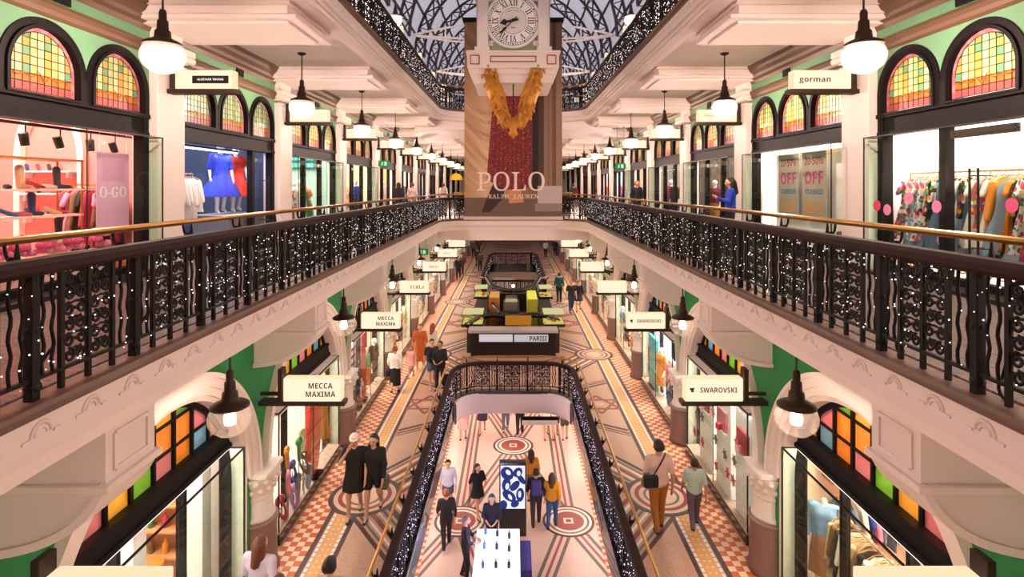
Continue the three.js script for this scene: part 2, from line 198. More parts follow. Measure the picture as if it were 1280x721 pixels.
// ---------------------------------------------------------------- balustrades
function spiral(cx, cy, r, turn, dir) { const p = []; for (let i = 0; i <= 14; i++) { const t = i / 14, a = dir * (t * turn) + PI / 2; const q = r * (1 - .78 * t); p.push([cx + q * Math.cos(a), cy + q * Math.sin(a), 0]); } return p; }
function scrollColumn(w, h, rows) {                            // stacked pairs of volutes inside two bowed sides
  const g = [], q = w / 4.3, ph = h / rows;
  for (let i = 0; i < rows; i++) { const y = ph * (i + .5); for (const s of [-1, 1]) { g.push(tube(spiral(s * q, y, q * .92, 8.4, s * (i % 2 ? -1 : 1)), .015, 16, 3)); } if (i % 2 === 0) for (const s of [-1, 1]) g.push(tube([[0, y + ph * .45, 0], [s * w * .44, y + ph * .2, 0], [s * w * .46, y + ph * .6, 0], [s * w * .4, y + ph * 1.2, 0], [0, y + ph * 1.45, 0]], .0115, 8, 3)); g.push(ball(.014, 0, y, 0, 5, 4)); }
  return merge(g);
}
const PW = 1.04, RH = .98;
const scrollG = scrollColumn(.245, .7, 6).translate(0, .17, 0);
const barG = bx(-.017, .017, 0, .9, -.017, .017);
const wavyG = tube([[0, .16, 0], [.012, .25, 0], [-.012, .36, 0], [.012, .48, 0], [-.012, .6, 0], [.01, .72, 0], [0, .88, 0]], .016, 14, 4);
const postG = merge([rb(-.035, .035, -.08, .9, -.035, .035, .008), at(ball(.05, 0, .1, 0, 8, 6)), at(ball(.045, 0, .5, 0, 8, 6)), at(ball(.045, 0, .86, 0, 8, 6)), cyl(.03, .05, .1, 8, 0, -.12, 0)]);
const footScroll = merge([tube([[0, .34, .02], [.05, .26, .05], [.1, .16, .07], [.14, .08, .08], [.1, .02, .08], [.05, .05, .08], [.08, .1, .08]], .014, 16, 4)]);
const bktG = merge([tube([[0, .86, .02], [0, .92, .12], [0, 1.02, .18], [0, 1.1, .19]], .014, 8, 4), cyl(.034, .008, .2, 6, 0, .9, .1), ball(.03, 0, .98, .14, 6, 5)]);
const parts = [['scroll_column', scrollG, -.12], ['scroll_column', scrollG, .14], ['bar', barG, -.25], ['bar', barG, .01], ['bar', barG, .27], ['wavy_bar', wavyG, -.44], ['wavy_bar', wavyG, -.35], ['wavy_bar', wavyG, .345], ['wavy_bar', wavyG, .43], ['post', postG, .52]];
const panelG = merge([...parts.map(([n, g, x]) => g.clone().translate(x, 0, 0)), footScroll.clone().translate(.3, 0, 0)]);
const loScroll = scrollColumn(.245, .7, 4).translate(0, .17, 0);
const panelLo = merge([loScroll.clone().translate(-.12, 0, 0), loScroll.clone().translate(.14, 0, 0), ...[-.25, .01, .27, -.44, -.35, .345, .43].map(x => barG.clone().translate(x, 0, 0)), bx(.49, .56, -.08, .9, -.035, .035)]);
const lightG = new THREE.IcosahedronGeometry(1, 0);
function balustrade(label, pts, Y, o) {
  const t = thing('balustrade', label, 'railing', 0, Y, 0);
  const P = pts.map(p => [p[0] - p[2] * -.05, p[1] - p[3] * -.05, p[2], p[3]]);
  mesh('handrail', sweep(P, [[-.085, RH - .02], [-.06, RH + .015], [.06, RH + .015], [.085, RH - .02], [.08, RH - .07], [.05, RH - .1], [-.05, RH - .1], [-.08, RH - .07]]), o.rail || M.wood, t);
  mesh('bottom_rail', merge([sweep(P, [[-.02, .165], [.02, .165], [.02, .14], [-.02, .14]]), sweep(P, [[-.015, .895], [.015, .895], [.015, .87], [-.015, .87]])]), M.iron, t);
  mesh('brass_rail', sweep(P, [[.17, 1.135], [.19, 1.145], [.21, 1.135], [.22, 1.115], [.21, 1.095], [.19, 1.085], [.17, 1.095], [.16, 1.115]]), M.brass, t);
  // walk the outline
  const n = P.length, lights = []; let acc = 0, next = PW / 2;
  for (let i = 0; i < n; i++) { const A = P[i], B = P[(i + 1) % n], L = Math.hypot(B[0] - A[0], B[1] - A[1]); if (L < 1e-6) continue; const dx = (B[0] - A[0]) / L, dz = (B[1] - A[1]) / L;
    while (next < acc + L) { const u = next - acc, x = A[0] + dx * u, z = A[1] + dz * u, d = -z; next += PW;
      if (d < o.from || d > o.to) continue;
      const turn = Math.atan2(-dz, dx);
      const near = o.split && d < o.split;
      const pn = near ? grp('railing_panel', t, x, 0, z, turn) : mesh('railing_panel', o.lo ? panelLo : panelG, M.iron, t, x, 0, z); pn.rotation.y = turn;
      if (near) { for (const [nm, g, px] of parts) mesh(nm, g, M.iron, pn, px); mesh('foot_scroll', footScroll, M.iron, pn, .3); }
      // the walking direction has the void on its left or right: brackets point away from the void
      const bk = mesh('rail_bracket', bktG, M.iron, t, x, 0, z); const nx = A[2] + B[2], nz = A[3] + B[3]; bk.rotation.y = Math.atan2(nx, nz); bk.position.x += dx * .52; bk.position.z += dz * .52;
      const m = o.lights * (o.dense ? o.dense(d) : 1); for (let j = 0; j < m; j++) { const q = rr(-.52, .52); lights.push([x + dx * q - nx * .5 * rr(.005, .045), rr(.12, .9), z + dz * q - nz * .5 * rr(.005, .045)]); } }
    acc += L; }
  if (lights.length) { const im = new THREE.InstancedMesh(lightG, o.fairy || M.fairy, lights.length); im.name = 'fairy_light_string'; const mm = new THREE.Matrix4(); lights.forEach((p, i) => { const r = (o.size || .008) * rr(.5, 1.15); mm.makeScale(r, r, r).setPosition(...p); im.setMatrixAt(i, mm); }); stuff(im); t.add(im); }
  return t;
}
balustrade('scrolled black iron balustrade with wooden handrail and fairy lights round the gallery void', voidA, GAL, { from: 3, to: 27, split: 11, lights: 40, size: .0062, dense: d => d < 6 ? .9 : d < 12 ? 1.2 : 1.6 });
balustrade('iron balustrade with fairy lights edging the top gallery', voidA, UPF, { from: 9, to: 27, lo: true, lights: 50, size: .0085 });
balustrade('dark iron balustrade around the street level void above the lower floor', voidG, GND, { from: 8.5, to: 20, lights: 60, size: .008, fairy: M.fairyP, rail: M.wood });
balustrade('iron balustrade around the escalator opening past the kiosk', voidG2, GND, { from: 34, to: 51, lo: true, lights: 8, size: .012 });
balustrade('iron balustrade of the gallery void beyond the bridge', voidB, GAL, { from: 30, to: 70, lo: true, lights: 0 });

// ---------------------------------------------------------------- pendant lamps
const fitG = lathe([[0, .5], [.035, .5], [.05, .46], [.05, .36], [.07, .34], [.075, .22], [.1, .2], [.11, .1], [.2, .06], [.25, .03], [.255, 0], [.0, .005]], 18);
const globeG = lathe([[.2, -.0], [.255, -.04], [.285, -.12], [.28, -.2], [.24, -.29], [.16, -.36], [.08, -.395], [.001, -.405]], 20);
const bulbG = lathe([[.001, -.02], [.05, -.03], [.07, -.1], [.085, -.17], [.07, -.24], [.001, -.27]], 10);
const roseG = lathe([[.001, 0], [.1, 0], [.1, -.02], [.05, -.05], [.02, -.06], [.001, -.06]], 12);
function pendant(x, y, d, top, label, group, cd = LAMP_W) {     // y: underside of the metal cap
  const t = thing('pendant_lamp', label, 'lamp', x, y, -d, 0, group);
  mesh('ceiling_rose', roseG, M.bronze, t, 0, top - y, 0); mesh('rod', cyl(.014, .014, top - y - .5, 6, 0, .49, 0), M.bronze, t); mesh('fitting', fitG, M.bronze, t); mesh('globe', globeG, cd < LAMP_W ? M.globeSoft : M.globe, t); mesh('bulb', bulbG, M.bulb, t);
  if (cd) pointLight(WARM, cd, t, 0, -.15, 0); return t;
}
for (const s of [-1, 1]) for (let k = -2; k < 12; k++) {
  pendant(s * 4.92, 1.98, MID(k) + .2, CEIL, upRoomName(s, k) ? `globe pendant lamp hanging outside the ${upRoomName(s, k)}` : 'globe pendant lamp hanging over the gallery walkway', upRoomName(s, k) ? null : 'gallery pendant lamps', k < 9 ? LAMP_W : 0);
  pendant(s * 3.9, -3.03, MID(k) + .05, GCEIL, gdRoomName(s, k) ? `globe pendant lamp hanging outside the ${gdRoomName(s, k)}` : 'globe pendant lamp hanging under the gallery beside street level shops', gdRoomName(s, k) ? null : 'street level pendant lamps', k < 9 ? LAMP_W * .15 : 0);
  if (k === 3 || k === 6) pendant(s * 4.92, 7.1, MID(k) + .2, 12.42, 'globe pendant lamp in the top gallery under the glass roof', 'top gallery pendant lamps', LAMP_W * 2);
}

// ---------------------------------------------------------------- lightbox signs
function signTex(lines, o = {}) { return canvas(512, 192, (c, w, h) => { c.fillStyle = '#ffe8c8'; c.fillRect(0, 0, w, h); if (o.plate) { c.fillStyle = '#1c1714'; c.fillRect(150, 56, 330, 84); } c.fillStyle = o.color || '#3a2a26'; const fs = o.size || 56; c.lineJoin = 'round'; c.font = `${o.weight || 'bold'} ${fs}px ${o.font || 'sans-serif'}`; c.textAlign = o.align || 'center'; c.textBaseline = 'middle'; lines.forEach((l, i) => c.fillText(l, o.x || w / 2, h / 2 + (i - (lines.length - 1) / 2) * fs * 1.12)); if (o.swan) { c.beginPath(); c.moveTo(30, 76); c.quadraticCurveTo(70, 80, 78, 70); c.quadraticCurveTo(70, 96, 66, 100); c.quadraticCurveTo(80, 108, 64, 116); c.quadraticCurveTo(34, 110, 44, 96); c.quadraticCurveTo(34, 92, 30, 76); c.fill(); } }); }
const signMat = t => new THREE.MeshStandardMaterial({ color: 0x554433, emissive: 0xffffff, emissiveMap: t, emissiveIntensity: 1.45, map: t });
const blankSign = glow(0xffdfb4, 1.4);
function lightSign(s, x0, x1, y0, y1, d, xa, mat, label, group) {   // box lantern on a dark arm fixed to the pier
  const t = thing('lightbox_sign', label, 'sign', 0, y0, -d, 0, group), h = y1 - y0, w = x1 - x0, cx = s * (x0 + x1) / 2;
  mesh('sign_box', rb(-w / 2, w / 2, .02, h, -.1, .1, .02), blankSign, t, cx);
  mesh('sign_face', new THREE.PlaneGeometry(w - .03, h - .04).translate(0, h / 2 + .01, .104), mat, t, cx);
  mesh('arm', side(merge([rb(x0 - .06, xa, -.06, .02, -.11, .11, .01), rb(x1 + .02, x1 + .1, -.06, h + .16, -.1, .1, .01), bx(x1, xa, .1, .16, -.02, .02)]), s), M.bronze, t);
  return t;
}
const sg = (a, o) => signMat(signTex(a, o));
const uL = [sg(['ALISTAIR TRUNG'], { plate: true, color: '#fff', size: 30, x: 315 }), null], uR = [sg(['gorman'], { size: 78, weight: 'bold', x: 190, color: '#4a3a34' }), sg(['DIANE F'], { size: 44, weight: 'normal', x: 150 })];
const gL = [null, sg(['MECCA', 'MAXIMA'], { size: 66, x: 330, color: '#241816' }), sg(['MECCA', 'MAXIMA'], { size: 66, x: 330, color: '#241816' }), sg(['FURLA'], { font: 'serif', size: 76, x: 320 }), sg(['BALLY'], { font: 'serif', size: 64 }), sg(['BALLY'], { font: 'serif', size: 56 })];
const gR = [null, sg(['SWAROVSKI'], { size: 60, weight: 'bold', x: 295, swan: true }), sg(['SWAROVSKI'], { size: 60, weight: 'bold', x: 295, swan: true }), null, null, null];
const plainFace = glow(0xffe8c8, 1.45);
const upLab = [[null, 'glowing lightbox sign with small black name plate', 'pale glowing sign partly hidden by a globe lamp'], [null, 'glowing lightbox sign with lower case lettering', 'glowing sign with thin capital letters past the sale window']];
const gLab = [['blank top of a glowing sign by the white shop', 'cream glowing sign with two line black lettering on column near red board', 'second two line lettered sign along the checker border', 'glowing sign with spaced serif capitals', 'glowing sign with short serif name below exit sign', 'further glowing sign with short serif name'], ['blank top of a glowing sign by the clothing shop', 'cream glowing sign with swan emblem beside the white display', 'second swan emblem sign further along the arcade', 'unlettered glowing sign next after the swan emblem signs', 'blank glowing sign below the exit sign by the swan emblem shops']];
for (const s of [-1, 1]) for (let k = 0; k < 12; k++) {
  const i = s < 0 ? 0 : 1;
  if (k > 0) lightSign(s, 5.05, 6.1, 1.74, 2.1, PIER(k) - .05, 6.26, (s < 0 ? uL : uR)[k - 1] || plainFace, upLab[i][k] || (upRoomName(s, k) ? `unlettered glowing sign on the pier before the ${upRoomName(s, k)}` : 'small glowing sign on a dark arm far along the gallery'), upLab[i][k] || upRoomName(s, k) ? null : 'far gallery signs');
  lightSign(s, 3.1, 4.15, -3.9, -3.46, PIER(k) - .05, 4.6, (s < 0 ? gL : gR)[k] || plainFace, gLab[i][k] || (gdRoomName(s, k) ? `unlettered glowing sign on the column before the ${gdRoomName(s, k)}` : 'small glowing sign far along the street level'), gLab[i][k] || gdRoomName(s, k) ? null : 'far street level signs');
  if (k >= 4 && k < 9) lightSign(s, 5.05, 6.1, 6.95, 7.35, PIER(k) - .05, 6.26, plainFace, 'glowing sign in the top gallery above the balustrade', 'top gallery signs');
}
// exit signs
const exitTex = canvas(128, 64, (c, w, h) => { c.fillStyle = '#0c7a3c'; c.fillRect(0, 0, w, h); c.fillStyle = '#dfffe8'; c.fillRect(70, 10, 30, 44); c.beginPath(); c.arc(46, 16, 7, 0, 7); c.fill(); c.lineWidth = 7; c.strokeStyle = '#dfffe8'; c.beginPath(); c.moveTo(46, 22); c.lineTo(42, 38); c.lineTo(30, 54); c.moveTo(42, 38); c.lineTo(54, 52); c.moveTo(32, 34); c.lineTo(44, 26); c.lineTo(58, 34); c.stroke(); });
const exitMat = new THREE.MeshStandardMaterial({ color: 0x0c5a2c, emissive: 0xffffff, emissiveMap: exitTex, emissiveIntensity: .9 });
for (const [x, y, d, w, lab, top] of [[-5.85, .9, 25, .5, 'green running man exit sign hung in the gallery opposite the sale shops', CEIL], [4.95, .8, 25.5, .5, 'green running man exit sign hung in the gallery past the sale shops', CEIL], [-4.1, -3.1, 25, .5, 'green exit sign hung by the serif lettered street shops', GCEIL], [3.95, -2.9, 28, .5, 'green exit sign hung past the swan emblem shops', GCEIL]]) {
  const t = thing('exit_sign', lab, 'sign', x, y, -d); mesh('sign_box', rb(-w / 2, w / 2, 0, .27, -.04, .04, .01), cm(0x0c6a34), t); mesh('sign_face', new THREE.PlaneGeometry(w - .02, .25).translate(0, .135, .042), exitMat, t); mesh('rod', merge([cyl(.01, .01, top - y - .27, 5, -.15, .27), cyl(.01, .01, top - y - .27, 5, .15, .27)]), M.grey, t);
}
// ---------------------------------------------------------------- figures: one continuous skin drawn round a skeleton of tapered bones
function nets(prims, cell, k = .03) {                          // prims: [ax,ay,az,ra, bx,by,bz,rb]
  let lo = [9, 9, 9], hi = [-9, -9, -9]; for (const p of prims) for (let j = 0; j < 3; j++) { lo[j] = Math.min(lo[j], p[j] - p[3], p[4 + j] - p[7]); hi[j] = Math.max(hi[j], p[j] + p[3], p[4 + j] + p[7]); }
  lo = lo.map(v => v - cell * 2.5); const N = hi.map((v, j) => Math.ceil((v + cell * 2.5 - lo[j]) / cell) + 1), [nx, ny, nz] = N; const f = new Float32Array(nx * ny * nz).fill(1);
  for (const p of prims) { const [ax, ay, az, ra, bx_, by, bz, rb_] = p, ux = bx_ - ax, uy = by - ay, uz = bz - az, L = ux * ux + uy * uy + uz * uz || 1e-9, m = k + cell * 2;
    const R = [0, 1, 2].map(j => [Math.max(0, Math.floor((Math.min(p[j] - ra, p[4 + j] - rb_) - m - lo[j]) / cell)), Math.min(N[j] - 1, Math.ceil((Math.max(p[j] + ra, p[4 + j] + rb_) + m - lo[j]) / cell))]);
    for (let z = R[2][0]; z <= R[2][1]; z++) for (let y = R[1][0]; y <= R[1][1]; y++) for (let x = R[0][0]; x <= R[0][1]; x++) { const X = lo[0] + x * cell - ax, Y = lo[1] + y * cell - ay, Z = lo[2] + z * cell - az; let t = (X * ux + Y * uy + Z * uz) / L; t = t < 0 ? 0 : t > 1 ? 1 : t; const dx = X - ux * t, dy = Y - uy * t, dz = Z - uz * t, d = Math.sqrt(dx * dx + dy * dy + dz * dz) - (ra + (rb_ - ra) * t); const i = x + nx * (y + ny * z), e = f[i], h = Math.max(k - Math.abs(d - e), 0) / k; f[i] = Math.min(d, e) - h * h * k * .25; } }
  const id = new Int32Array(nx * ny * nz).fill(-1), P = [], I = [];
  for (let z = 0; z < nz - 1; z++) for (let y = 0; y < ny - 1; y++) for (let x = 0; x < nx - 1; x++) { let sx = 0, sy = 0, sz = 0, c = 0; const b = x + nx * (y + ny * z); let mask = 0; for (let q = 0; q < 8; q++) if (f[b + (q & 1) + (q >> 1 & 1) * nx + (q >> 2) * nx * ny] < 0) mask |= 1 << q; if (!mask || mask === 255) continue;
    for (let a = 0; a < 8; a++) for (let e = 0; e < 3; e++) { if (a >> e & 1) continue; const o = a | 1 << e, fa = f[b + (a & 1) + (a >> 1 & 1) * nx + (a >> 2) * nx * ny], fo = f[b + (o & 1) + (o >> 1 & 1) * nx + (o >> 2) * nx * ny]; if ((fa < 0) === (fo < 0)) continue; const t = fa / (fa - fo); sx += (a & 1) + (e === 0 ? t : 0); sy += (a >> 1 & 1) + (e === 1 ? t : 0); sz += (a >> 2) + (e === 2 ? t : 0); c++; }
    id[b] = P.length / 3; P.push(lo[0] + (x + sx / c) * cell, lo[1] + (y + sy / c) * cell, lo[2] + (z + sz / c) * cell); }
  const S = [1, nx, nx * ny];
  for (let z = 1; z < nz - 1; z++) for (let y = 1; y < ny - 1; y++) for (let x = 1; x < nx - 1; x++) { const b = x + nx * (y + ny * z); for (let e = 0; e < 3; e++) { const i0 = f[b] < 0, i1 = f[b + S[e]] < 0; if (i0 === i1) continue; const u = S[(e + 1) % 3], v = S[(e + 2) % 3], q = [id[b], id[b - u], id[b - u - v], id[b - v]]; if (q.some(w => w < 0)) continue; i0 ? I.push(q[0], q[1], q[2], q[0], q[2], q[3]) : I.push(q[0], q[2], q[1], q[0], q[3], q[2]); } }
  const g = new THREE.BufferGeometry(); g.setAttribute('position', new THREE.Float32BufferAttribute(P, 3)); g.setIndex(I); g.computeVertexNormals(); return g;
}
const tint = (g, fn) => { const p = g.attributes.position, c = new Float32Array(p.count * 3); for (let i = 0; i < p.count; i++) c.set(fn(p.getX(i), p.getY(i), p.getZ(i)), i * 3); g.setAttribute('color', new THREE.BufferAttribute(c, 3)); return g; };
const near = (x, y, z, a, r) => (x - a[0]) ** 2 + (y - a[1]) ** 2 + (z - a[2]) ** 2 < r * r;
const headGeo = clean(tint(nets([[0, .03, -.015, .083, 0, .035, .02, .08], [0, -.03, .03, .058, 0, -.06, .05, .042], [-.035, 0, .04, .045, .035, 0, .04, .045], [0, .012, .095, .011, 0, -.022, .112, .015], [-.028, -.03, .065, .024, .028, -.03, .065, .024], [-.018, -.053, .088, .01, .018, -.053, .088, .01], [-.085, .012, .0, .015, -.088, -.02, .0, .013], [.085, .012, .0, .015, .088, -.02, .0, .013], [-.045, .03, .088, .011, -.015, .032, .094, .011], [.045, .03, .088, .011, .015, .032, .094, .011], [0, -.05, -.02, .055, 0, -.14, -.025, .052]], .0085, .02),
  (x, y, z) => (near(x, y, z, [-.032, .008, .092], .014) || near(x, y, z, [.032, .008, .092], .014)) ? [.12, .08, .07] : near(x, y * 1.6 + .03, z, [0, -.054, .095], .021) ? [.75, .38, .36] : (z > .06 && y > .022 && y < .034 && Math.abs(x) > .014 && Math.abs(x) < .052) ? [.35, .25, .2] : [1, 1, 1]));
const handGeo = clean(tint(nets([[-.025, -.03, 0, .018, -.028, -.085, .004, .014], [.0, -.03, 0, .02, 0, -.09, .004, .015], [.025, -.03, 0, .018, .026, -.082, .004, .013], [0, .01, 0, .024, 0, -.04, 0, .022],
  ...[[-.03, .052], [-.011, .066], [.009, .062], [.028, .048]].flatMap(([x, l]) => [[x, -.09, .004, .0095, x * 1.06, -.09 - l * .5, .012, .009], [x * 1.06, -.09 - l * .5, .012, .009, x * 1.06, -.09 - l * .9, .032, .0075]]), [-.03, -.025, .008, .013, -.052, -.06, .022, .01], [-.052, -.06, .022, .01, -.05, -.088, .034, .0085]], .0075, .008), () => [1, 1, 1]));
const skins = [0xd9a78c, 0xc08a6c, 0xe0b49c, 0x9a6a4e].map(c => std(c, .6, { vertexColors: true })), dummy = std(0xf1ebe6, .4, { vertexColors: true });
function cloth(prof, sz, waves, amp, n = 26) {                 // skirt or dress: rings [y, r, shift z] with folds
  const P = [], I = []; prof.forEach(([y, r, z0 = 0], j) => { for (let i = 0; i <= n; i++) { const a = i / n * PI * 2, q = r * (1 + amp * (j / prof.length) * Math.sin(a * waves + j * .3)); P.push(q * Math.cos(a), y, z0 + q * sz * Math.sin(a)); } });
  for (let j = 0; j < prof.length - 1; j++) for (let i = 0; i < n; i++) { const a = j * (n + 1) + i, b = a + n + 1; I.push(a, a + 1, b, b, a + 1, b + 1); }
  const g = new THREE.BufferGeometry(); g.setAttribute('position', new THREE.Float32BufferAttribute(P, 3)); g.setIndex(I); g.computeVertexNormals(); return clean(g);
}
// o: h height, turn (0 faces the camera), walk stride, top/bottom colours, wear: dress | skirt | trousers | shorts, sleeve 0..1, hair 'short' | 'long' | 'bun', arms: 'swing' | 'phone' | 'front'
function person(x, d, floor, o, label, group) {
  const man = o.mannequin, t = thing(man ? 'mannequin' : 'person', label, man ? 'mannequin' : 'person', x, floor, -d, o.turn || 0, group); const k = (o.h || 1.68) / 1.7, st = o.walk ?? .16, S = t; S.scale.setScalar(k);
  const skin = man ? dummy : skins[o.skin || 0], cell = o.cell || .024, w = o.wide || 1;
  const leg = (sx, f) => { const hip = [sx * .09, .9, 0], knee = [sx * .095, .49 + Math.abs(f) * .02, f * .75 + .03], ank = [sx * .095, f < 0 ? .1 - f * .55 : .085, f * 1.5 - (f < 0 ? .06 : .02)]; return [hip, knee, ank]; };
  const legs = [leg(-1, st), leg(1, -st)];
  const arm = (sx, f) => { const sh = [sx * .185 * w, 1.39, -.01]; if (o.arms === 'phone' && sx > 0) return [sh, [sx * .25, 1.13, .08], [sx * .12, 1.22, .3]]; if (o.arms === 'face' && sx < 0) return [sh, [sx * .27, 1.18, .12], [sx * .1, 1.46, .2]]; if (o.arms === 'front') return [sh, [sx * .25, 1.12, .06], [sx * .12, 1.05, .28]]; return [sh, [sx * .245 * w, 1.12, -.03 - f * .5], [sx * .25 * w, .87, .05 - f * 1.1]]; };
  const arms = [arm(-1, st), arm(1, -st)];
  const B = (a, ra, b, rb_) => [...a, ra, ...b, rb_];
  const torso = (e) => [B([-.075 * w, .95, 0], .1 + e, [.075 * w, .95, 0], .1 + e), B([-.06 * w, 1.1, 0], .095 + e, [.06 * w, 1.1, 0], .095 + e), B([-.09 * w, 1.27, 0], .1 + e, [.09 * w, 1.27, 0], .1 + e), B([-.13 * w, 1.38, -.01], .06 + e, [.13 * w, 1.38, -.01], .06 + e), B([-.05, .95, 0], .1 + e, [-.06, 1.3, 0], .1 + e), B([.05, .95, 0], .1 + e, [.06, 1.3, 0], .1 + e)];
  const body = [...torso(0), B([0, 1.38, -.01], .06, [0, 1.5, 0], .05)];
  for (const [hip, knee, ank] of legs) body.push(B(hip, .09, knee, .056), B(knee, .058, ank, .038), B(ank, .04, [ank[0] * 1.05, ank[1] - .045, ank[2] + .13], .028));
  for (const [sh, el, wr] of arms) body.push(B(sh, .052, el, .038), B(el, .04, wr, .027));
  const geos = [clean(tint(nets(body, cell, .035), () => [1, 1, 1]))];
  const head = headGeo.clone().rotateX(o.nod || 0).rotateY(o.look || 0).translate(0, 1.59, .012); if (!o.headless) geos.push(head);
  arms.forEach(([sh, el, wr], i) => { const dir = V3(...wr).sub(V3(...el)).normalize(); const g = (i ? handGeo : mir(handGeo)).clone().rotateY(i ? -PI / 2 : PI / 2); g.applyQuaternion(new THREE.Quaternion().setFromUnitVectors(V3(0, -1, 0), dir)); geos.push(g.translate(wr[0] + dir.x * .02, wr[1] + dir.y * .02, wr[2] + dir.z * .02)); });
  mesh('body', merge(geos), skin, S);
  const top = cm(o.top ?? 0x222222), bot = cm(o.bottom ?? o.top ?? 0x222222), sl = o.sleeve ?? .8;
  const tp = torso(.016); arms.forEach(([sh, el, wr]) => { if (sl <= 0) return; const a = Math.min(1, sl * 2); tp.push(B(sh, .07, sh.map((v, j) => v + (el[j] - v) * a), .056)); if (sl > .5) { const b = (sl - .5) * 2; tp.push(B(el, .056, el.map((v, j) => v + (wr[j] - v) * b), .043)); } });
  mesh(o.wear === 'dress' ? 'dress_bodice' : 'top', nets(tp, cell, .035), o.topMat || top, S);
  if (o.wear === 'dress' || o.wear === 'skirt') { const hem = o.hem ?? .5, y0 = o.wear === 'dress' ? 1.12 : 1.02, wd = o.flare ?? .24; mesh('skirt', cloth([[y0 + .04, .135], [y0 - .06, .15], [.9, .19], [(.9 + hem) / 2 + .05, .19 + (wd - .19) * .5], [hem + .06, wd * .97], [hem, wd]], .78, 7, .09), o.skirtMat || bot, S); }
  else { const tr = [B([-.07, .96, 0], .115, [.07, .96, 0], .115)]; for (const [hip, knee, ank] of legs) { tr.push(B(hip, .108, knee, .072)); if (o.wear !== 'shorts') tr.push(B(knee, .073, ank, .056)); else { tr[tr.length - 1] = B(hip, .108, hip.map((v, j) => v + (knee[j] - v) * .55), .098); } } mesh(o.wear === 'shorts' ? 'shorts' : 'trousers', nets(tr, cell, .03), bot, S); }
  if (!o.barefoot && !man) for (const [, , ank] of legs) mesh('shoe', nets([B([ank[0], ank[1] - .03, ank[2] - .03], .042, [ank[0], ank[1] - .045, ank[2] + .02], .042), B([ank[0], ank[1] - .045, ank[2] + .02], .042, [ank[0] * 1.06, ank[1] - .056, ank[2] + .14], .033)], .02, .02), cm(o.shoe ?? 0x1c1a1c), S);
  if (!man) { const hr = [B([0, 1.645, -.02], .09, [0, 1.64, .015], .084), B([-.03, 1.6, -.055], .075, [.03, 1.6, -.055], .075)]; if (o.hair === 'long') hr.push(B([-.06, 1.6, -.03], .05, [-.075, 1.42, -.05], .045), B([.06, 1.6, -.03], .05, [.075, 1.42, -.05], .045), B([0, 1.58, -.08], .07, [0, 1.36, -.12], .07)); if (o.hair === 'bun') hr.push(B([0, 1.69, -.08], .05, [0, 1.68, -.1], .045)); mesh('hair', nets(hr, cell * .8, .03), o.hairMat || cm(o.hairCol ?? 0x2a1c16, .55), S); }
  if (o.cap) mesh('cap', merge([new THREE.SphereGeometry(.107, 14, 6, 0, PI * 2, 0, PI / 2).translate(0, 1.635, 0), new THREE.CylinderGeometry(.1, .1, .012, 14, 1, false, -PI / 2, PI).scale(.9, 1, 1.1).translate(0, 1.64, .07)]), cm(o.cap), S);
  if (o.bag === 'sling') { mesh('sling_bag', rb(.06, .34, .92, 1.14, -.22, -.1, .04), cm(0x1b1c22), S); mesh('bag_strap', tube([[.18, 1.1, -.16], [.02, 1.32, -.14], [-.13, 1.47, -.02], [-.05, 1.3, .13], [.18, 1.05, .12], [.24, 1.0, -.08]], .014, 24, 4), cm(0x1b1c22), S); }
  if (o.bag === 'backpack') mesh('backpack', rb(-.15, .15, 1.02, 1.44, -.29, -.1, .06), cm(o.bagCol ?? 0x2a2438), S);
  if (o.bag === 'hand') mesh('handbag', merge([rb(.2, .32, .62, .86, -.1, .14, .03), tube([[.26, .84, -.05], [.26, 1.0, .02], [.26, .84, .1]], .008, 10, 4)]), cm(o.bagCol ?? 0x1b1a1a), S);
  return t;
}
// ---------------------------------------------------------------- gallery shopfronts
const frameUp = (() => { const g = [bx(.02, .18, 2.4, A0, -2.14, 2.14), bx(-.03, .18, 2.68, A0 + .03, -2.16, 2.16), bx(-.02, .18, 2.38, 2.44, -2.14, 2.14), bx(.02, .18, 0, .16, -2.14, 2.14)];
  for (const z of [-2.08, 2.08]) g.push(bx(0, .18, 0, A0 + AS, z - .07, z + .07)); return merge(g); })();
const mullG = bx(.02, .16, 0, 2.4, -.06, .06);
const archFrame = (() => { const S = archPath(0, AW + .27, A0, AS, new THREE.Shape()); S.holes.push(archPath(0, AW, A0 + .03, AS - .03)); const S2 = archPath(0, AW + .08, A0, AS, new THREE.Shape()); S2.holes.push(archPath(0, AW - .02, A0 + .03, AS - .03)); return merge([wallGeo(S, .14, 14).translate(-.02, 0, 0), wallGeo(S2, .06, 14).translate(-.05, 0, 0)]); })();
const glassTones = { y: [0xecdb98, 0xe2c06c, 0xf2e8b8], g: [0xa8d4a4, 0x84bc98, 0xc4e0b8], p: [0xd98a98, 0xe7b0b4], r: [0xcc7470], a: [0xd8a048, 0xc98a38] };
const stainMat = {}; const stain = hex => stainMat[hex] ??= phy(hex, .35, { transmission: .55, thickness: 0 });
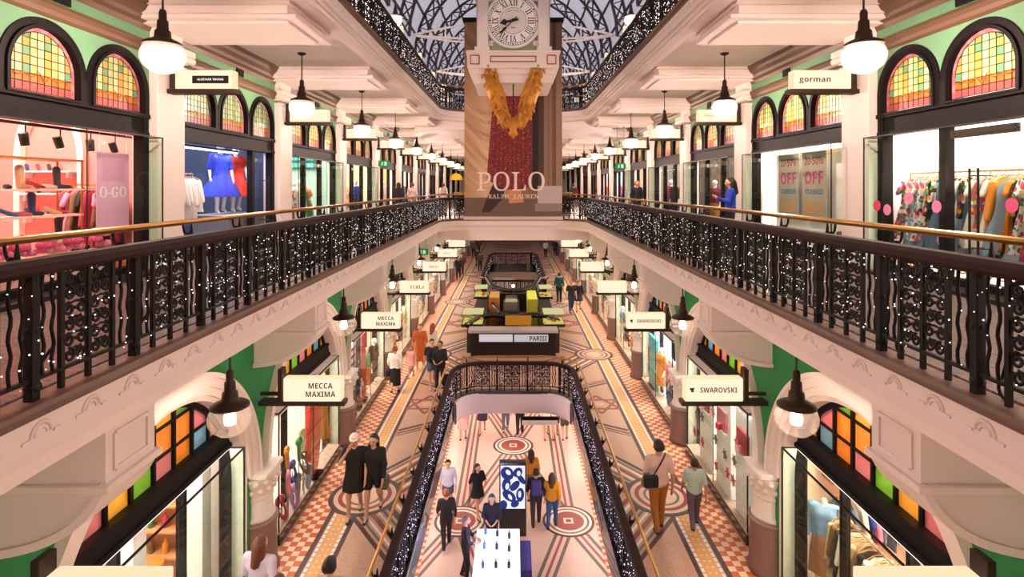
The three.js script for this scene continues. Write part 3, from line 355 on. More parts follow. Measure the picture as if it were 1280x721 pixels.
function lunette(variant) {                                    // list of panes [4 points, colour] plus the leading, in (along, height)
  const r = AW / 2 - .0, yc = A0 + AS, panes = [], lead = [], ri = r - .06, c = .118; const green = variant === 'green';
  const clamp = (z, y) => { if (y > yc) { const q = Math.hypot(z, y - yc); if (q > ri) return [z * ri / q, yc + (y - yc) * ri / q]; } return [Math.max(-ri, Math.min(ri, z)), y]; };
  const nC = 10, n = 9; let row = 0;
  for (let y = A0 + .06; y < yc + r; y += c, row++) for (let i = 0; i < n; i++) { const z0 = -ri + i * 2 * ri / n, z1 = z0 + 2 * ri / n, q = [clamp(z0, y), clamp(z1, y), clamp(z1, y + c), clamp(z0, y + c)]; const A = Math.abs((q[0][0] - q[2][0]) * (q[1][1] - q[3][1]) - (q[1][0] - q[3][0]) * (q[0][1] - q[2][1])) / 2; if (A < .0012) continue;
    const set = row < 1 ? 'r' : row < 2 ? 'a' : green ? ((i + row) % 3 ? 'g' : 'y') : ((i + row) % 2 ? 'y' : (i * 7 + row * 3) % 5 < 3 ? 'g' : 'y'); const tn = glassTones[set]; panes.push([q, tn[(i * 5 + row * 3) % tn.length]]); lead.push([q[0], q[1]], [q[0], q[3]]); }
  for (let i = 0; i < 16; i++) { const a0 = i / 16 * PI, a1 = (i + 1) / 16 * PI; panes.push([[[ri * Math.cos(a0), yc + ri * Math.sin(a0)], [r * Math.cos(a0), yc + r * Math.sin(a0)], [r * Math.cos(a1), yc + r * Math.sin(a1)], [ri * Math.cos(a1), yc + ri * Math.sin(a1)]], glassTones.p[i % 2]]); lead.push([[ri * Math.cos(a0), yc + ri * Math.sin(a0)], [ri * Math.cos(a1), yc + ri * Math.sin(a1)]]); }
  for (const s of [-1, 1]) for (let i = 0; i < 3; i++) panes.push([[[s * ri, A0 + .06 + i * .1], [s * r, A0 + .06 + i * .1], [s * r, A0 + .16 + i * .1], [s * ri, A0 + .16 + i * .1]], glassTones.p[i % 2]]);
  const prism = q => { let ar = 0; for (let i = 0; i < 4; i++) { const a = q[i], b = q[(i + 1) % 4]; ar += a[0] * b[1] - a[1] * b[0]; } return wallGeo(poly(ar < 0 ? q.slice().reverse() : q), .01, 1).translate(.06, 0, 0); };
  const lg = lead.filter(([a, b]) => Math.hypot(a[0] - b[0], a[1] - b[1]) > .01).map(([a, b]) => bar([.058, a[1], -a[0]], [.058, b[1], -b[0]], .0065, 4));
  const knot = []; for (let i = 0; i <= 60; i++) { const u = i / 60 * 2 - 1, b = Math.abs(u) < .25 ? .06 : .018; knot.push([.045, A0 + .27 + b * Math.sin(u * 13), u * ri * .85]); } const k2 = knot.map(([x, y, z], i) => [x, A0 + .54 - y, z]);
  return { geos: panes.map(([q, c]) => [prism(q), c]), lead: merge(lg), knot: merge([tube(knot, .009, 90, 4), tube(k2, .009, 90, 4)]) };
}
const lun = { warm: lunette('warm'), green: lunette('green') };
const mergedLun = {}; for (const v in lun) mergedLun[v] = merge(lun[v].geos.map(([g, c]) => { const C = new THREE.Color(c); return tint(clean(g.clone()), () => [C.r, C.g, C.b]); }));
const stainV = phy(0xffffff, .35, { vertexColors: true, transmission: .55, thickness: 0 });
const handleG = merge([bar([-.1, .55, -.07], [-.1, 1.75, -.07], .016, 8), bar([-.1, .55, .07], [-.1, 1.75, .07], .016, 8), ...[.65, 1.65].flatMap(y => [bar([-.1, y, -.07], [.1, y, -.07], .01, 6), bar([-.1, y, .07], [.1, y, .07], .01, 6), bar([-.1, y, -.07], [-.1, y, .07], .008, 6)])]);
const sheet = (x, y0, y1, z0, z1) => new THREE.PlaneGeometry(z1 - z0, y1 - y0).rotateY(-PI / 2).translate(x, (y0 + y1) / 2, (z0 + z1) / 2), fin = (x0, x1, y0, y1, z) => new THREE.PlaneGeometry(x1 - x0, y1 - y0).translate((x0 + x1) / 2, (y0 + y1) / 2, z);
const vitrine = merge([sheet(-.297, .05, 2.34, -2.05, 2.05), fin(-.3, .05, .05, 2.34, -2.05), fin(-.3, .05, .05, 2.34, 2.05)]);
const vitTrim = merge([bx(-.31, -.285, 2.33, 2.35, -2.06, 2.06), bx(-.31, .05, 2.33, 2.35, -2.065, -2.045), bx(-.31, .05, 2.33, 2.35, 2.045, 2.065), bx(-.308, -.288, .05, 2.34, -2.065, -2.05), bx(-.308, -.288, .05, 2.34, 2.05, 2.065), bx(-.305, -.29, .05, 2.34, -.36, -.352), bx(-.31, .05, 0, .06, -2.06, 2.06)]);
const roomUp = { back: bx(3.3, 3.4, 0, 4.55, -BAY / 2, BAY / 2), sides: [bx(.3, 3.4, 0, 4.55, -BAY / 2 + .01, -BAY / 2 + .06), bx(.3, 3.4, 0, 4.55, BAY / 2 - .06, BAY / 2 - .01)], floor: bx(.02, 3.4, 0, .03, -BAY / 2, BAY / 2), ceil: bx(.3, 3.4, 4.5, 4.58, -BAY / 2, BAY / 2), light: bx(.9, 2.5, 4.44, 4.5, -1.6, 1.6) };
const roomGd = { back: bx(4.0, 4.1, 0, GH - .05, -BAY / 2, BAY / 2), sides: [bx(.42, 4.1, 0, GH - .05, -BAY / 2 + .01, -BAY / 2 + .06), bx(.42, 4.1, 0, GH - .05, BAY / 2 - .06, BAY / 2 - .01)], floor: bx(.1, 4.1, 0, .03, -BAY / 2, BAY / 2), ceil: bx(.42, 4.1, GH - .1, GH - .02, -BAY / 2, BAY / 2), light: bx(.9, 3.0, GH - .16, GH - .1, -1.6, 1.6) };
const panelGlow = glow(0xfff0e2, 2.2);
function room(s, X, Y, d, R, col, name, o = {}) {
  const S = (n, g, m, l) => struct(n, side(g, s), m, s * X, Y, -d, `${l} inside the ${name} shop`);
  S(wallN(s), R.back, cm(col, .8), 'back wall'); for (const g of R.sides) S('wall_side', g, cm(o.side ?? col, .8), 'side wall'); S('floor', R.floor, M.shopFloor, 'floor'); const b = S('ceiling', R.ceil, cm(o.ceilCol ?? 0xf0e4dc), 'ceiling with light panel'); mesh('light_panel', side(R.light, s), panelGlow, b);
  const xm = (R === roomUp ? 1.7 : 1.95) * s, h = R === roomUp ? 4.42 : GH - .18; if (o.light !== 0) rectLight(1.6, 3.2, o.tone ?? WHITE, (o.light ?? 1) * SHOP_W * 16, b, xm, h, 0);
  return b;
}
function shopUp(s, k, lab, o = {}) {
  const t = thing('shopfront', lab, 'shopfront', s * XW, GAL, -MID(k), 0, o.group); mesh('frame', side(frameUp, s), M.dark, t);
  const v = o.glass || 'warm';
  for (const i of [-1, 0, 1]) { const a = mesh('arch_frame', side(archFrame, s), M.dark, t, 0, 0, i * AP); mesh('leading', side(lun[v].lead, s), M.black, a); mesh('knotwork', side(lun[v].knot, s), cm(0xb5741f, .5), a);
    if (k === 0) for (const [g, c] of lun[v].geos) mesh('pane', side(g, s), stain(c), a); else stuff(mesh('stained_glass', side(mergedLun[v], s), stainV, a)); }
  const mz = o.mullions || [-.71, .71], ed = [-2.02, ...mz, 2.02]; for (const z of mz) mesh('mullion', side(mullG, s), M.dark, t, 0, 0, z);
  for (let i = 0; i + 1 < ed.length; i++) mesh('pane', side(sheet(.095, .16, 2.4, ed[i], ed[i + 1]), s), M.pane, t);
  if (o.handle !== undefined) mesh('door_handle', side(handleG, s), M.bronze, t, 0, 0, o.handle);
  if (o.vitrine) { const b = mesh('vitrine_frame', side(vitTrim, s), M.black, t); mesh('vitrine_glass', side(vitrine, s), M.paneGreen, b); }
}
// garments -------------------------------------------------------------------
function garment(len, wTop, wBot, sleeve, folds) {             // hangs below y = 0, shoulders along x
  const prof = []; const n = 9; for (let i = 0; i <= n; i++) { const v = i / n; const w = v < .08 ? wTop * (.35 + v * 8) : wTop * .98 + (wBot - wTop) * Math.max(0, v - .15) / .85 - (v > .25 && v < .5 ? .02 : 0); prof.push([-.06 - v * len, w, 0]); }
  const g = [cloth(prof, .2, folds, .32, 22)];
  if (sleeve) for (const sx of [-1, 1]) g.push(nets([[sx * wTop * .85, -.15, 0, .055, sx * (wTop + .06), -.15 - sleeve, .01, .042]], .025, .01));
  return merge(g.map(q => clean(q)));
}
const garG = [garment(1.05, .2, .3, .16, 7), garment(.75, .2, .22, .42, 5), garment(1.25, .19, .36, 0, 9), garment(.95, .21, .24, .5, 6), garment(.62, .2, .2, .2, 5)];
const hangG = merge([tube([[-.2, -.1, 0], [-.05, -.03, 0], [.05, -.03, 0], [.2, -.1, 0]], .008, 10, 4), tube([[0, -.03, 0], [0, .02, 0], [.02, .05, 0], [.0, .07, 0], [-.02, .05, 0]], .005, 8, 4)]);
const floral = ['#1f2d6e', '#b03060', '#e9e2d8', '#26221f', '#d6452c', '#3f8a4a'].map((base, i) => std(0xffffff, .85, { map: canvas(128, 128, (c, w, h) => { c.fillStyle = base; c.fillRect(0, 0, w, h); const cols = ['#e3a33a', '#d6456c', '#3aa0d6', '#f3e4e0', '#3f9a55', '#e05a28', '#7a3f9a']; for (let j = 0; j < 60; j++) { c.fillStyle = cols[(j + i) % 7]; c.beginPath(); c.arc(rnd() * w, rnd() * h, rr(4, 12), 0, 7); c.fill(); } }) }));
for (const g of garG) { const p = g.attributes.position, u = g.attributes.uv; for (let i = 0; i < p.count; i++) u.setXY(i, p.getX(i) * 2.2 + p.getZ(i) * 3, p.getY(i) * 2.2); }
const hues = [[0xe58aa8, 'pink'], [0x3f8a4a, 'green'], [0x2a3f9a, 'cobalt'], [0xe08a28, 'orange'], [0x26222a, 'black'], [0xe9e0d6, 'white'], [0xb03050, 'crimson'], [0xb98ac9, 'lilac'], [0x5b6f86, 'slate blue'], [0xc9b48a, 'sand'], [0x7a5a3a, 'brown'], [0x8aa0b8, 'pale denim']];
function rack(x, y, d0, d1, n, place, o = {}) {                // rail along the hall with n garments on hangers
  if (o.alongX) { const h = o.alongX / 2, m = (d0 + d1) / 2; d0 = m - h; d1 = m + h; }
  const t = thing('clothes_rail', 'clothes rail ' + place, 'clothes rail', x, y, -(d0 + d1) / 2, o.alongX ? PI / 2 : 0), L = (d1 - d0) / 2, H = o.h ?? 1.5;
  mesh('rail', bar([0, H, -L], [0, H, L], .014, 8), o.mat || M.brass, t); if (!o.wall) for (const z of [-L, L]) { mesh('leg', merge([bar([0, 0, z], [0, H, z], .013, 8), bar([-.22, .02, z], [.22, .02, z], .013, 6)]), o.mat || M.brass, t); } else mesh('wall_bracket', merge([-L, L].map(z => bar([0, H, z], [.6 * o.wall, H, z], .012, 6))), o.mat || M.brass, t);
  for (let i = 0; i < n; i++) { const z = -L + .08 + (2 * L - .16) * i / Math.max(1, n - 1), c = o.cols ? o.cols[(i * 3) % o.cols.length] : Math.floor(rnd() * hues.length), fl = o.floral && rnd() < o.floral; const gi = o.kinds ? o.kinds[i % o.kinds.length] : Math.floor(rnd() * 5);
    const f = Math.floor(rnd() * floral.length); const q = thing('garment', (fl ? 'brightly patterned ' + ['navy', 'magenta', 'cream', 'black', 'red', 'green'][f] : hues[c][1]) + ' garment hanging on the rail ' + place, 'garment', x, y + H - .01, -(d0 + d1) / 2 + z, rr(-.25, .25), 'garments ' + place);
    if (o.alongX) { q.position.x = x + z; q.position.z = -(d0 + d1) / 2; q.rotation.y += PI / 2; } mesh('garment_body', garG[gi], fl ? floral[f] : cm(hues[c][0], .85), q, 0, -.03, 0); mesh('hanger', hangG, cm(0xb58a5c), q, 0, -.03, 0); }
}
// folded stacks, shoes, boots
const shoeG = nets([[0, .035, -.09, .036, 0, .03, 0, .036], [0, .03, 0, .036, 0, .024, .1, .028]], .013, .02), bootG = nets([[0, .035, -.06, .04, 0, .03, .1, .03], [0, .05, -.06, .044, 0, .3, -.07, .055]], .015, .03), heelG = merge([clean(nets([[0, .1, -.08, .032, 0, .05, .02, .03], [0, .05, .02, .03, 0, .024, .11, .022]], .013, .02)), clean(cyl(.01, .018, .09, 6, 0, 0, -.09))]);
function goods(name, geo, hex, x, y, z, turn, label, cat, group) { const m = mesh(name, geo, cm(hex, .5), null, x, y, z); m.rotation.y = turn; return tag(m, label, cat, group); }
// ================= gallery shops =================
const farLab = 'dark framed arched shopfront further along the gallery';
const upNames = { '-1': ['dark framed arched shopfront of the salmon pink shoe shop', 'dark arched shopfront of the navy boutique with two dresses', 'arched shopfront with a teal neon sign inside'], '1': ['dark framed arched shopfront with pink dots on the glass and colourful dresses', 'arched shopfront with two sale posters in its white window', 'dark arched shopfront with maroon clad mannequin'] };
for (const s of [-1, 1]) for (let k = -1; k < NB - 1; k++) {
  const j = Math.max(0, k), rm = upRooms[s][j % 10];
  if (k < 10) room(s, XW, GAL, MID(k), roomUp, rm[0], rm[1], { ...rm[2], light: k < 7 ? (rm[2].light ?? 1) : 0 });
  shopUp(s, k, (k >= 0 && upNames[s][k]) || (upRoomName(s, k) ? `dark framed arched shopfront of the ${upRoomName(s, k)}` : farLab), { group: upRoomName(s, k) ? null : 'further gallery shopfronts', glass: s < 0 && k === 1 ? 'green' : 'warm', vitrine: (s > 0 && k >= 0 && k < 5) || (s < 0 && k >= 0 && k < 4 && k !== 1), mullions: (s < 0 && k === 0) || (s > 0 && k === 1) ? [] : s < 0 && k === 1 ? [-1.0] : undefined, handle: s > 0 && k === 0 ? 0 : s < 0 && k === 1 ? -1.5 : undefined });
}
// ---- salmon shoe shop (hall side -x, first bay)
{
  const X = -XW, b0 = MID(0);
  // white arch niche on the back wall
  const S = new THREE.Shape(); S.moveTo(-.95, 0); S.lineTo(-.95, 1.7); S.absarc(0, 1.7, .95, PI, 0, true); S.lineTo(.95, 0); S.lineTo(.78, 0); S.lineTo(.78, 1.7); S.absarc(0, 1.7, .78, 0, PI, false); S.lineTo(-.78, 0);
  tag(mesh('wall_arch', extr(S, .12, 20).scale(.66, 1.15, 1), cm(0xfbe6de), null, -8.35, GAL + .03, -10.03), 'white raised arch on the salmon shop end wall', 'wall decoration');
  for (const [y, n] of [[.95, 4], [1.35, 5], [1.75, 4]]) { const w = thing('wall_shelf', 'white wall shelf with shoes inside the raised arch', 'shelf', -8.35, GAL + y, -9.9, 0, 'white wall shelves in the raised arch'); mesh('board', rb(-.5, .5, 0, .03, -.13, .14, .006), M.white, w); mesh('bracket', merge([bx(-.4, -.37, -.1, 0, -.13, .05), bx(.37, .4, -.1, 0, -.13, .05)]), M.white, w); for (let i = 0; i < n; i++) { const c = [[0x22345e, 'navy'], [0xb0303a, 'red'], [0x2a2426, 'black'], [0xc9606a, 'rose']][(i + n) % 4]; goods('heeled_shoe', heelG, c[0], -8.72 + i * .2, GAL + y + .03, -9.9, .8, c[1] + ' heeled shoe on a white wall shelf', 'shoe', 'shoes on the white wall shelves'); } }
  const sh = thing('shelf_unit', 'open brass framed shelf unit full of shoes in the pink shop', 'shelf', X - .75, GAL + .03, -7.55);
  for (const z of [-1.35, .1, 1.55]) for (const x of [-.2, .2]) mesh('upright', bar([x, 0, z], [x, 1.9, z], .018, 6), M.brass, sh);
  for (const y of [.25, .62, 1.02, 1.42, 1.88]) mesh('shelf_board', bx(-.22, .22, y - .015, y + .015, -1.36, 1.56), y > 1.8 ? M.brass : cm(0xf6d8d2), sh);
  const items = [['shoe', shoeG], ['ankle_boot', bootG], ['heeled_shoe', heelG]], cols = [[0x22345e, 'navy'], [0xb0303a, 'red'], [0x2a2426, 'black'], [0xc9606a, 'rose'], [0xd9b08a, 'tan'], [0xe6e0da, 'white'], [0x3a5a9a, 'blue']];
  let q = 0; for (const y of [.265, .635, 1.035, 1.435]) for (let z = -1.2; z < 1.5; z += .24) { if (rnd() < .12) continue; const it = items[(q++ * 2 + Math.floor(y * 3)) % 3], c = cols[(q * 3) % 7]; goods(it[0], it[1], c[0], X - .75 + rr(-.06, .06), GAL + .03 + y, -7.55 + z, rr(.9, 2.2), c[1] + ' ' + it[0].replace('_', ' ') + ' on the brass shelf unit', 'shoe', 'shoes on the brass shelf unit'); }
  // standing helmet ornament, white bag and pink blossom
  tag(mesh('helmet', merge([new THREE.SphereGeometry(.15, 14, 8, 0, PI * 2, 0, 1.9), at(bx(-.02, .02, -.08, .1, .1, .16))]), cm(0xd9d2c4, .3), null, X - .7, GAL + .47, -8.6), 'pale rounded helmet on the lower brass shelf', 'helmet');
  const petal = nets([[0, 0, 0, .012, 0, .06, .02, .045], [0, .06, .02, .045, 0, .1, .0, .02]], .014, .02); const flower = []; for (let i = 0; i < 6; i++) flower.push(petal.clone().rotateX(.9).rotateY(i / 6 * PI * 2)); const flG = merge(flower);
  for (let i = 0; i < 22; i++) { const m = tag(mesh('blossom', flG, cm([0xe57a9c, 0xd64a78, 0xf0a8bc][i % 3], .7), null, X - .25 + rr(-.1, .15), GAL + .56 + (i % 3) * .09, -6.65 - i * .105), ['pink', 'deep pink', 'pale pink'][i % 3] + ' paper blossom along the shoe shop window', 'flower', 'paper blossoms in the shoe shop window'); m.scale.setScalar(rr(.8, 1.15)); }
  const cnt = thing('counter', 'low pale pink plinth under the blossoms', 'plinth', X - .32, GAL + .03, -7.8); mesh('body', rb(-.16, .16, 0, .42, -1.2, 1.2, .02), cm(0xf3b6b4), cnt); mesh('top', rb(-.17, .17, .42, .46, -1.22, 1.22, .01), M.white, cnt);
  // track lights
  const tr = thing('light_track', 'black ceiling track inside the shoe shop window', 'light track', X - .45, GAL + 2.36, -8); mesh('track', bx(-.02, .02, 0, .04, -2, 1.6), M.black, tr); mesh('hanger_rod', merge([cyl(.008, .008, 2.1, 5, 0, .03, -1.5), cyl(.008, .008, 2.1, 5, 0, .03, 1.2)]), M.black, tr);
  for (const z of [-7.0, -7.75, -8.35, -8.95, -9.5]) { const l = thing('spotlight', 'black cylindrical spotlight on the shoe shop track', 'lamp', X - .45, GAL + 2.24, z, rr(-.5, .5), 'shoe shop spotlights'); mesh('housing', at(merge([cyl(.055, .06, .18, 14)]), 0, -.16, 0, .35, 0, 0), M.black, l); mesh('stem', cyl(.01, .01, .12, 6, 0, 0, 0), M.black, l); mesh('bulb', at(new THREE.CircleGeometry(.048, 14).rotateX(PI / 2), 0, -.163, 0, .35), glow(0xfff2e0, 7), l); }
  // poster
  const pt = canvas(256, 448, (c, w, h) => { c.fillStyle = '#e3a6c8'; c.fillRect(0, 0, w, h); c.fillStyle = '#d797bb'; c.fillRect(40, 40, 176, 120); c.fillStyle = '#f6e2ee'; c.font = 'bold 84px serif'; c.textAlign = 'center'; c.fillText('O-GO', w / 2, 250); });
  const po = thing('poster', 'pink poster with pale lettering hung in the shoe shop window', 'poster', X - .12, GAL + .75, -9.0); mesh('sheet', merge([bx(-.012, 0, 0, 1.3, -.36, .36)]), cm(0xe3a6c8), po); mesh('print', new THREE.PlaneGeometry(.72, 1.3).rotateY(PI / 2).translate(.003, .65, 0), std(0xffffff, .7, { map: pt }), po); mesh('string', merge([bar([0, 1.3, -.3], [0, 1.62, -.3], .004), bar([0, 1.3, .3], [0, 1.62, .3], .004)]), M.white, po);
  rack(X - .95, GAL + .03, 9.7, 9.7, 9, 'on the end wall of the shoe shop', { alongX: 1.0, cols: [6, 4, 10, 0], kinds: [3, 0] });
  const hl = thing('table_lamp', 'dome lamp with white underside behind the shoe shelves', 'lamp', X - 1.6, GAL + .03, -6.95); mesh('pedestal', rb(-.25, .25, 0, 1.35, -.25, .25, .02), cm(0xf6d8d2), hl); mesh('stem', cyl(.02, .02, .4, 8, 0, 1.35), M.brass, hl); mesh('lamp_shade', lathe([[.24, 1.62], [.22, 1.72], [.14, 1.8], [.001, 1.84]], 16), cm(0x2f4a44), hl); mesh('bulb', ball(.09, 0, 1.68, 0), glow(0xfff0dc, 6), hl);
}
// ---- navy boutique: two mannequins
{
  const X = -XW;
  person(X - .7, 13.4, GAL + .83, { mannequin: true, h: 1.72, turn: .9, walk: .02, wear: 'dress', top: 0x2438b8, hem: .42, flare: .46, sleeve: .6, cell: .026 }, 'mannequin in a flared cobalt blue dress in the navy boutique window');
  person(X - .75, 14.25, GAL + .83, { mannequin: true, h: 1.7, turn: .9, walk: .02, wear: 'dress', top: 0xd8301c, hem: .42, flare: .4, sleeve: .3, cell: .026 }, 'mannequin in a flared scarlet dress in the navy boutique window');
  const pl = thing('display_plinth', 'grey plinth carrying the two dressed mannequins', 'plinth', X - .7, GAL + .03, -13.6); mesh('body', rb(-.45, .45, 0, .77, -1.1, .7, .02), cm(0x6a6a70), pl); mesh('top', rb(-.47, .47, .77, .8, -1.12, .72, .01), cm(0x9a9aa2), pl);
  rack(X - .8, GAL + .03, 11.0, 12.4, 8, 'beside the blue dressed mannequin', { cols: [5, 4, 8], kinds: [1, 3], h: 1.75, mat: M.steel });
  const tubeL = thing('light_tube', 'cool white light tube along the boutique window head', 'lamp', X - .45, GAL + 2.32, -12.2); mesh('tube', bar([0, 0, -1.5], [0, 0, 1.5], .02, 8), glow(0xe6f0ff, 5), tubeL); mesh('bracket', merge([bx(-.03, .03, .02, .06, -1.5, 1.5), bx(-.01, .01, .05, 2.15, -1, -.98), bx(-.01, .01, .05, 2.15, 1, 1.02)]), M.black, tubeL);
  rectLight(2.8, .12, 0xe6f0ff, 30, tubeL, 0, -.04, 0).rotation.set(-PI / 2, 0, PI / 2);
  const hb = [0x4a3428, 0x8a7a6a, 0x2a2426]; for (let i = 0; i < 5; i++) { const h = thing('handbag', ['brown', 'taupe', 'black'][i % 3] + ' leather handbag on the floor of the navy boutique window', 'bag', X - .3, GAL + .03, -10.7 - i * .24, rr(-.4, .4), 'handbags in the navy boutique window'); mesh('bag_body', rb(-.1, .1, 0, .26, -.09, .09, .04), cm(hb[i % 3], .4), h); mesh('strap', new THREE.TorusGeometry(.09, .01, 5, 12, PI).translate(0, .24, 0), cm(hb[i % 3], .4), h); }
}
// ---- third shop: teal neon sign
{
  const X = -XW; const n = thing('neon_sign', 'two line teal neon sign glowing on the shop back wall', 'sign', X - 1.3, GAL + 2.15, -20.16, -PI / 2); n.scale.z = .5; mesh('backing', bx(-.04, 0, 0, .55, -1.0, 1.0), cm(0x2f5a58), n); for (const y of [.12, .38]) mesh('neon_tube', merge([-.8, -.56, -.32, -.08, .16, .4, .64].map(z => bx(0, .04, y - .08, y + .08, z, z + .17))), glow(0x58e8e0, 1.6), n);
  rack(X - .7, GAL + .03, 15.9, 18.9, 11, 'in the shop with the teal neon', { floral: .4, kinds: [0, 2, 3] });
  person(X - .45, 17.6, GAL + .03, { mannequin: true, turn: 1.2, walk: .02, wear: 'dress', skirtMat: floral[2], topMat: floral[2], hem: .35, flare: .3, cell: .03 }, 'mannequin in a long patterned dress under the teal neon');
}
// ---- white shop with dresses (+x, first bay)
{
  const X = XW;
  rack(X + .62, GAL + .03, 5.9, 9.75, 34, 'across the white dress shop', { floral: .55, h: 1.7, kinds: [0, 3, 2, 0, 1] });
  rack(X + 1.9, GAL + .03, 6.0, 9.6, 16, 'at the back of the white dress shop', { floral: .3, h: 1.75 });
  for (const [z, y, c] of [[-9.25, 1.05, 0xd83a5c], [-8.5, 1.28, 0xe58ab0], [-7.95, 1.1, 0xe58ab0], [-6.75, 1.2, 0xe05a86], [-9.0, .95, 0xe58ab0]]) { const m = mesh('dot_sticker', new THREE.CylinderGeometry(.09, .09, .004, 20).rotateZ(PI / 2), cm(c), null, X - .304, GAL + .55 + y * .6, z); tag(m, (c === 0xd83a5c ? 'red' : c === 0xe05a86 ? 'deep pink' : 'pale pink') + ' round sticker on the dress shop glass', 'sticker', 'round stickers on the dress shop glass'); }
  const cl = thing('door_closer', 'brown door closer bar at the top of the dress shop door', 'door closer', X + .05, GAL + 2.2, -7.5); mesh('housing', rb(-.04, .04, 0, .12, -.6, .45, .01), M.bronze, cl); mesh('arm', bx(-.06, -.03, .04, .07, -.1, .5), M.bronze, cl);
  const bust = person(X + 1.3, 9.6, GAL + .03, { mannequin: true, turn: -1.1, walk: .02, wear: 'dress', topMat: floral[0], skirtMat: floral[0], hem: .4, flare: .27, cell: .03 }, 'mannequin in a navy patterned dress at the end of the dress shop window');
}
// ---- sale window
{
  const X = XW; const pw = .98, ph = 1.5;
  const tx = canvas(384, 592, (c, w, h) => { c.fillStyle = '#a39a8c'; c.fillRect(0, 0, w, h); const ln = (t, y, f, col, sx = 1) => { c.fillStyle = col; c.font = f; c.textAlign = 'center'; c.save(); c.translate(w / 2, y); c.scale(sx, 1); c.fillText(t, 0, 0); c.restore(); }; ln('20-50%', 112, 'bold 96px sans-serif', '#8a1c2e', .95); ln('OFF', 285, 'bold 160px sans-serif', '#c02466', 1.05); ln('STOREWIDE', 378, 'bold 62px sans-serif', '#28506a', .85); ln('SALE', 545, 'bold 150px sans-serif', '#d88a10', .85); });
  for (const [d, lb] of [[12.45, 'sale poster beside the clear end of the white window'], [13.6, 'sale poster further from the pink lettering']]) { const p = thing('poster', 'grey ' + lb, 'poster', X + .38, GAL + .78, -d); mesh('board', rb(0, .02, 0, ph, -pw / 2, pw / 2, .006), cm(0xb9b0a2), p); mesh('print', new THREE.PlaneGeometry(pw, ph).rotateY(-PI / 2).translate(-.004, ph / 2, 0), std(0xffffff, .8, { map: tx }), p); mesh('wire', merge([bar([0, ph, -.4], [0, 3.73, -.4], .004), bar([0, ph, .4], [0, 3.73, .4], .004)]), M.grey, p); }
  const wt = canvas(256, 128, (c, w, h) => { c.fillStyle = '#faf2f0'; c.fillRect(0, 0, w, h); c.fillStyle = '#e0a0d0'; c.font = '110px sans-serif'; c.fillText('mo', 30, 95); });
  const wp = thing('window_panel', 'white panel standing behind the sale posters', 'panel', X + .55, GAL + .03, -12.7); mesh('board', rb(0, .06, 0, 2.3, -1.9, 2.0, .01), cm(0xfaf2f0), wp); mesh('print', new THREE.PlaneGeometry(.7, .35).rotateY(-PI / 2).translate(-.004, 1.2, 1.55), std(0xffffff, .8, { map: wt }), wp);
  const st = thing('side_table', 'small wooden table with little items at the sale window', 'table', X + .25, GAL + .03, -11.0); mesh('top', rb(-.2, .2, .44, .47, -.35, .35, .01), cm(0xa8794a), st); for (const x of [-.15, .15]) for (const z of [-.3, .3]) mesh('leg', cyl(.015, .015, .44, 6, x, 0, z), cm(0xa8794a), st);
  goods('jar', lathe([[.001, 0], [.05, 0], [.05, .1], [.03, .12], [.001, .12]], 12), 0xc98a3a, X + .25, GAL + .5, -10.9, 0, 'amber jar on the small wooden table', 'jar'); goods('gift_box', rb(-.06, .06, 0, .09, -.06, .06, .01), 0x7a4a5a, X + .22, GAL + .5, -11.15, .3, 'plum coloured box on the small wooden table', 'box');
  const lr = thing('light_track', 'thin brass light strip above the sale posters', 'light track', X + .45, GAL + 2.2, -12.6); mesh('strip', bx(-.012, .012, 0, .03, -1, 1), glow(0xffb060, 1.2), lr); mesh('rod', merge([cyl(.006, .006, 2.25, 5, 0, .03, -.8), cyl(.006, .006, 2.25, 5, 0, .03, .8)]), M.brass, lr);
}
// ---- further gallery shops: mannequins and rails
person(XW + .4, 18.6, GAL + .03, { mannequin: true, turn: -1, walk: .02, wear: 'skirt', top: 0x7a2440, bottom: 0xa86a20, hem: .25, flare: .22, cell: .03 }, 'mannequin in maroon top and mustard skirt');
person(XW + .4, 21.6, GAL + .03, { mannequin: true, turn: -1, walk: .02, wear: 'dress', top: 0x2a2ac0, hem: .3, flare: .24, cell: .03 }, 'mannequin in a long violet blue dress');
person(XW + .4, 23.2, GAL + .03, { mannequin: true, turn: -1, walk: .02, wear: 'trousers', top: 0x26242c, bottom: 0x2a3a8a, cell: .03 }, 'mannequin in black jacket and blue trousers');
const farPlaces = ['second', 'third', 'fourth', 'fifth', 'sixth', 'seventh'];
for (const s of [-1, 1]) for (let k = 3; k < 8; k++) rack(s * (XW + .8), GAL + .03, PIER(k) + .7, PIER(k) + 4.3, 9, `in the ${upRooms[s][k][1]} gallery shop`, { floral: .35, kinds: [0, 2, 3] });
rack(XW + 1.2, GAL + .03, 15.8, 18, 6, 'in the brown gallery shop', { kinds: [0, 3] });
for (const s of [-1, 1]) for (let k = 3; k < 8; k++) for (let i = 0; i < 2; i++) { const c = hues[(k * 3 + i * 5 + (s > 0 ? 4 : 0)) % 12]; person(s * (XW + .42), PIER(k) + 1.5 + i * 2.0, GAL + .03, { mannequin: true, h: 1.75, turn: s < 0 ? .9 : -.9, walk: .02, wear: i ? 'skirt' : 'dress', top: c[0], bottom: hues[(k * 5 + i) % 12][0], hem: .4, flare: .27, cell: .038 }, `mannequin in ${c[1]} ${i ? 'top and skirt' : 'dress'} in the ${upRoomName(s, k)} window`); }
// yellow canopy far down the gallery
{ const t = thing('canopy', 'yellow half dome canopy over a stall far along the gallery', 'canopy', -4.75, .55, -46); mesh('dome', new THREE.SphereGeometry(.55, 16, 8, 0, PI * 2, 0, PI / 2), cm(0xf2a818), t); mesh('rim', new THREE.TorusGeometry(.55, .03, 6, 20).rotateX(PI / 2), cm(0xd98a10), t); mesh('post', cyl(.03, .03, 2.05, 8, 0, -2.05, 0), M.brass, t); }
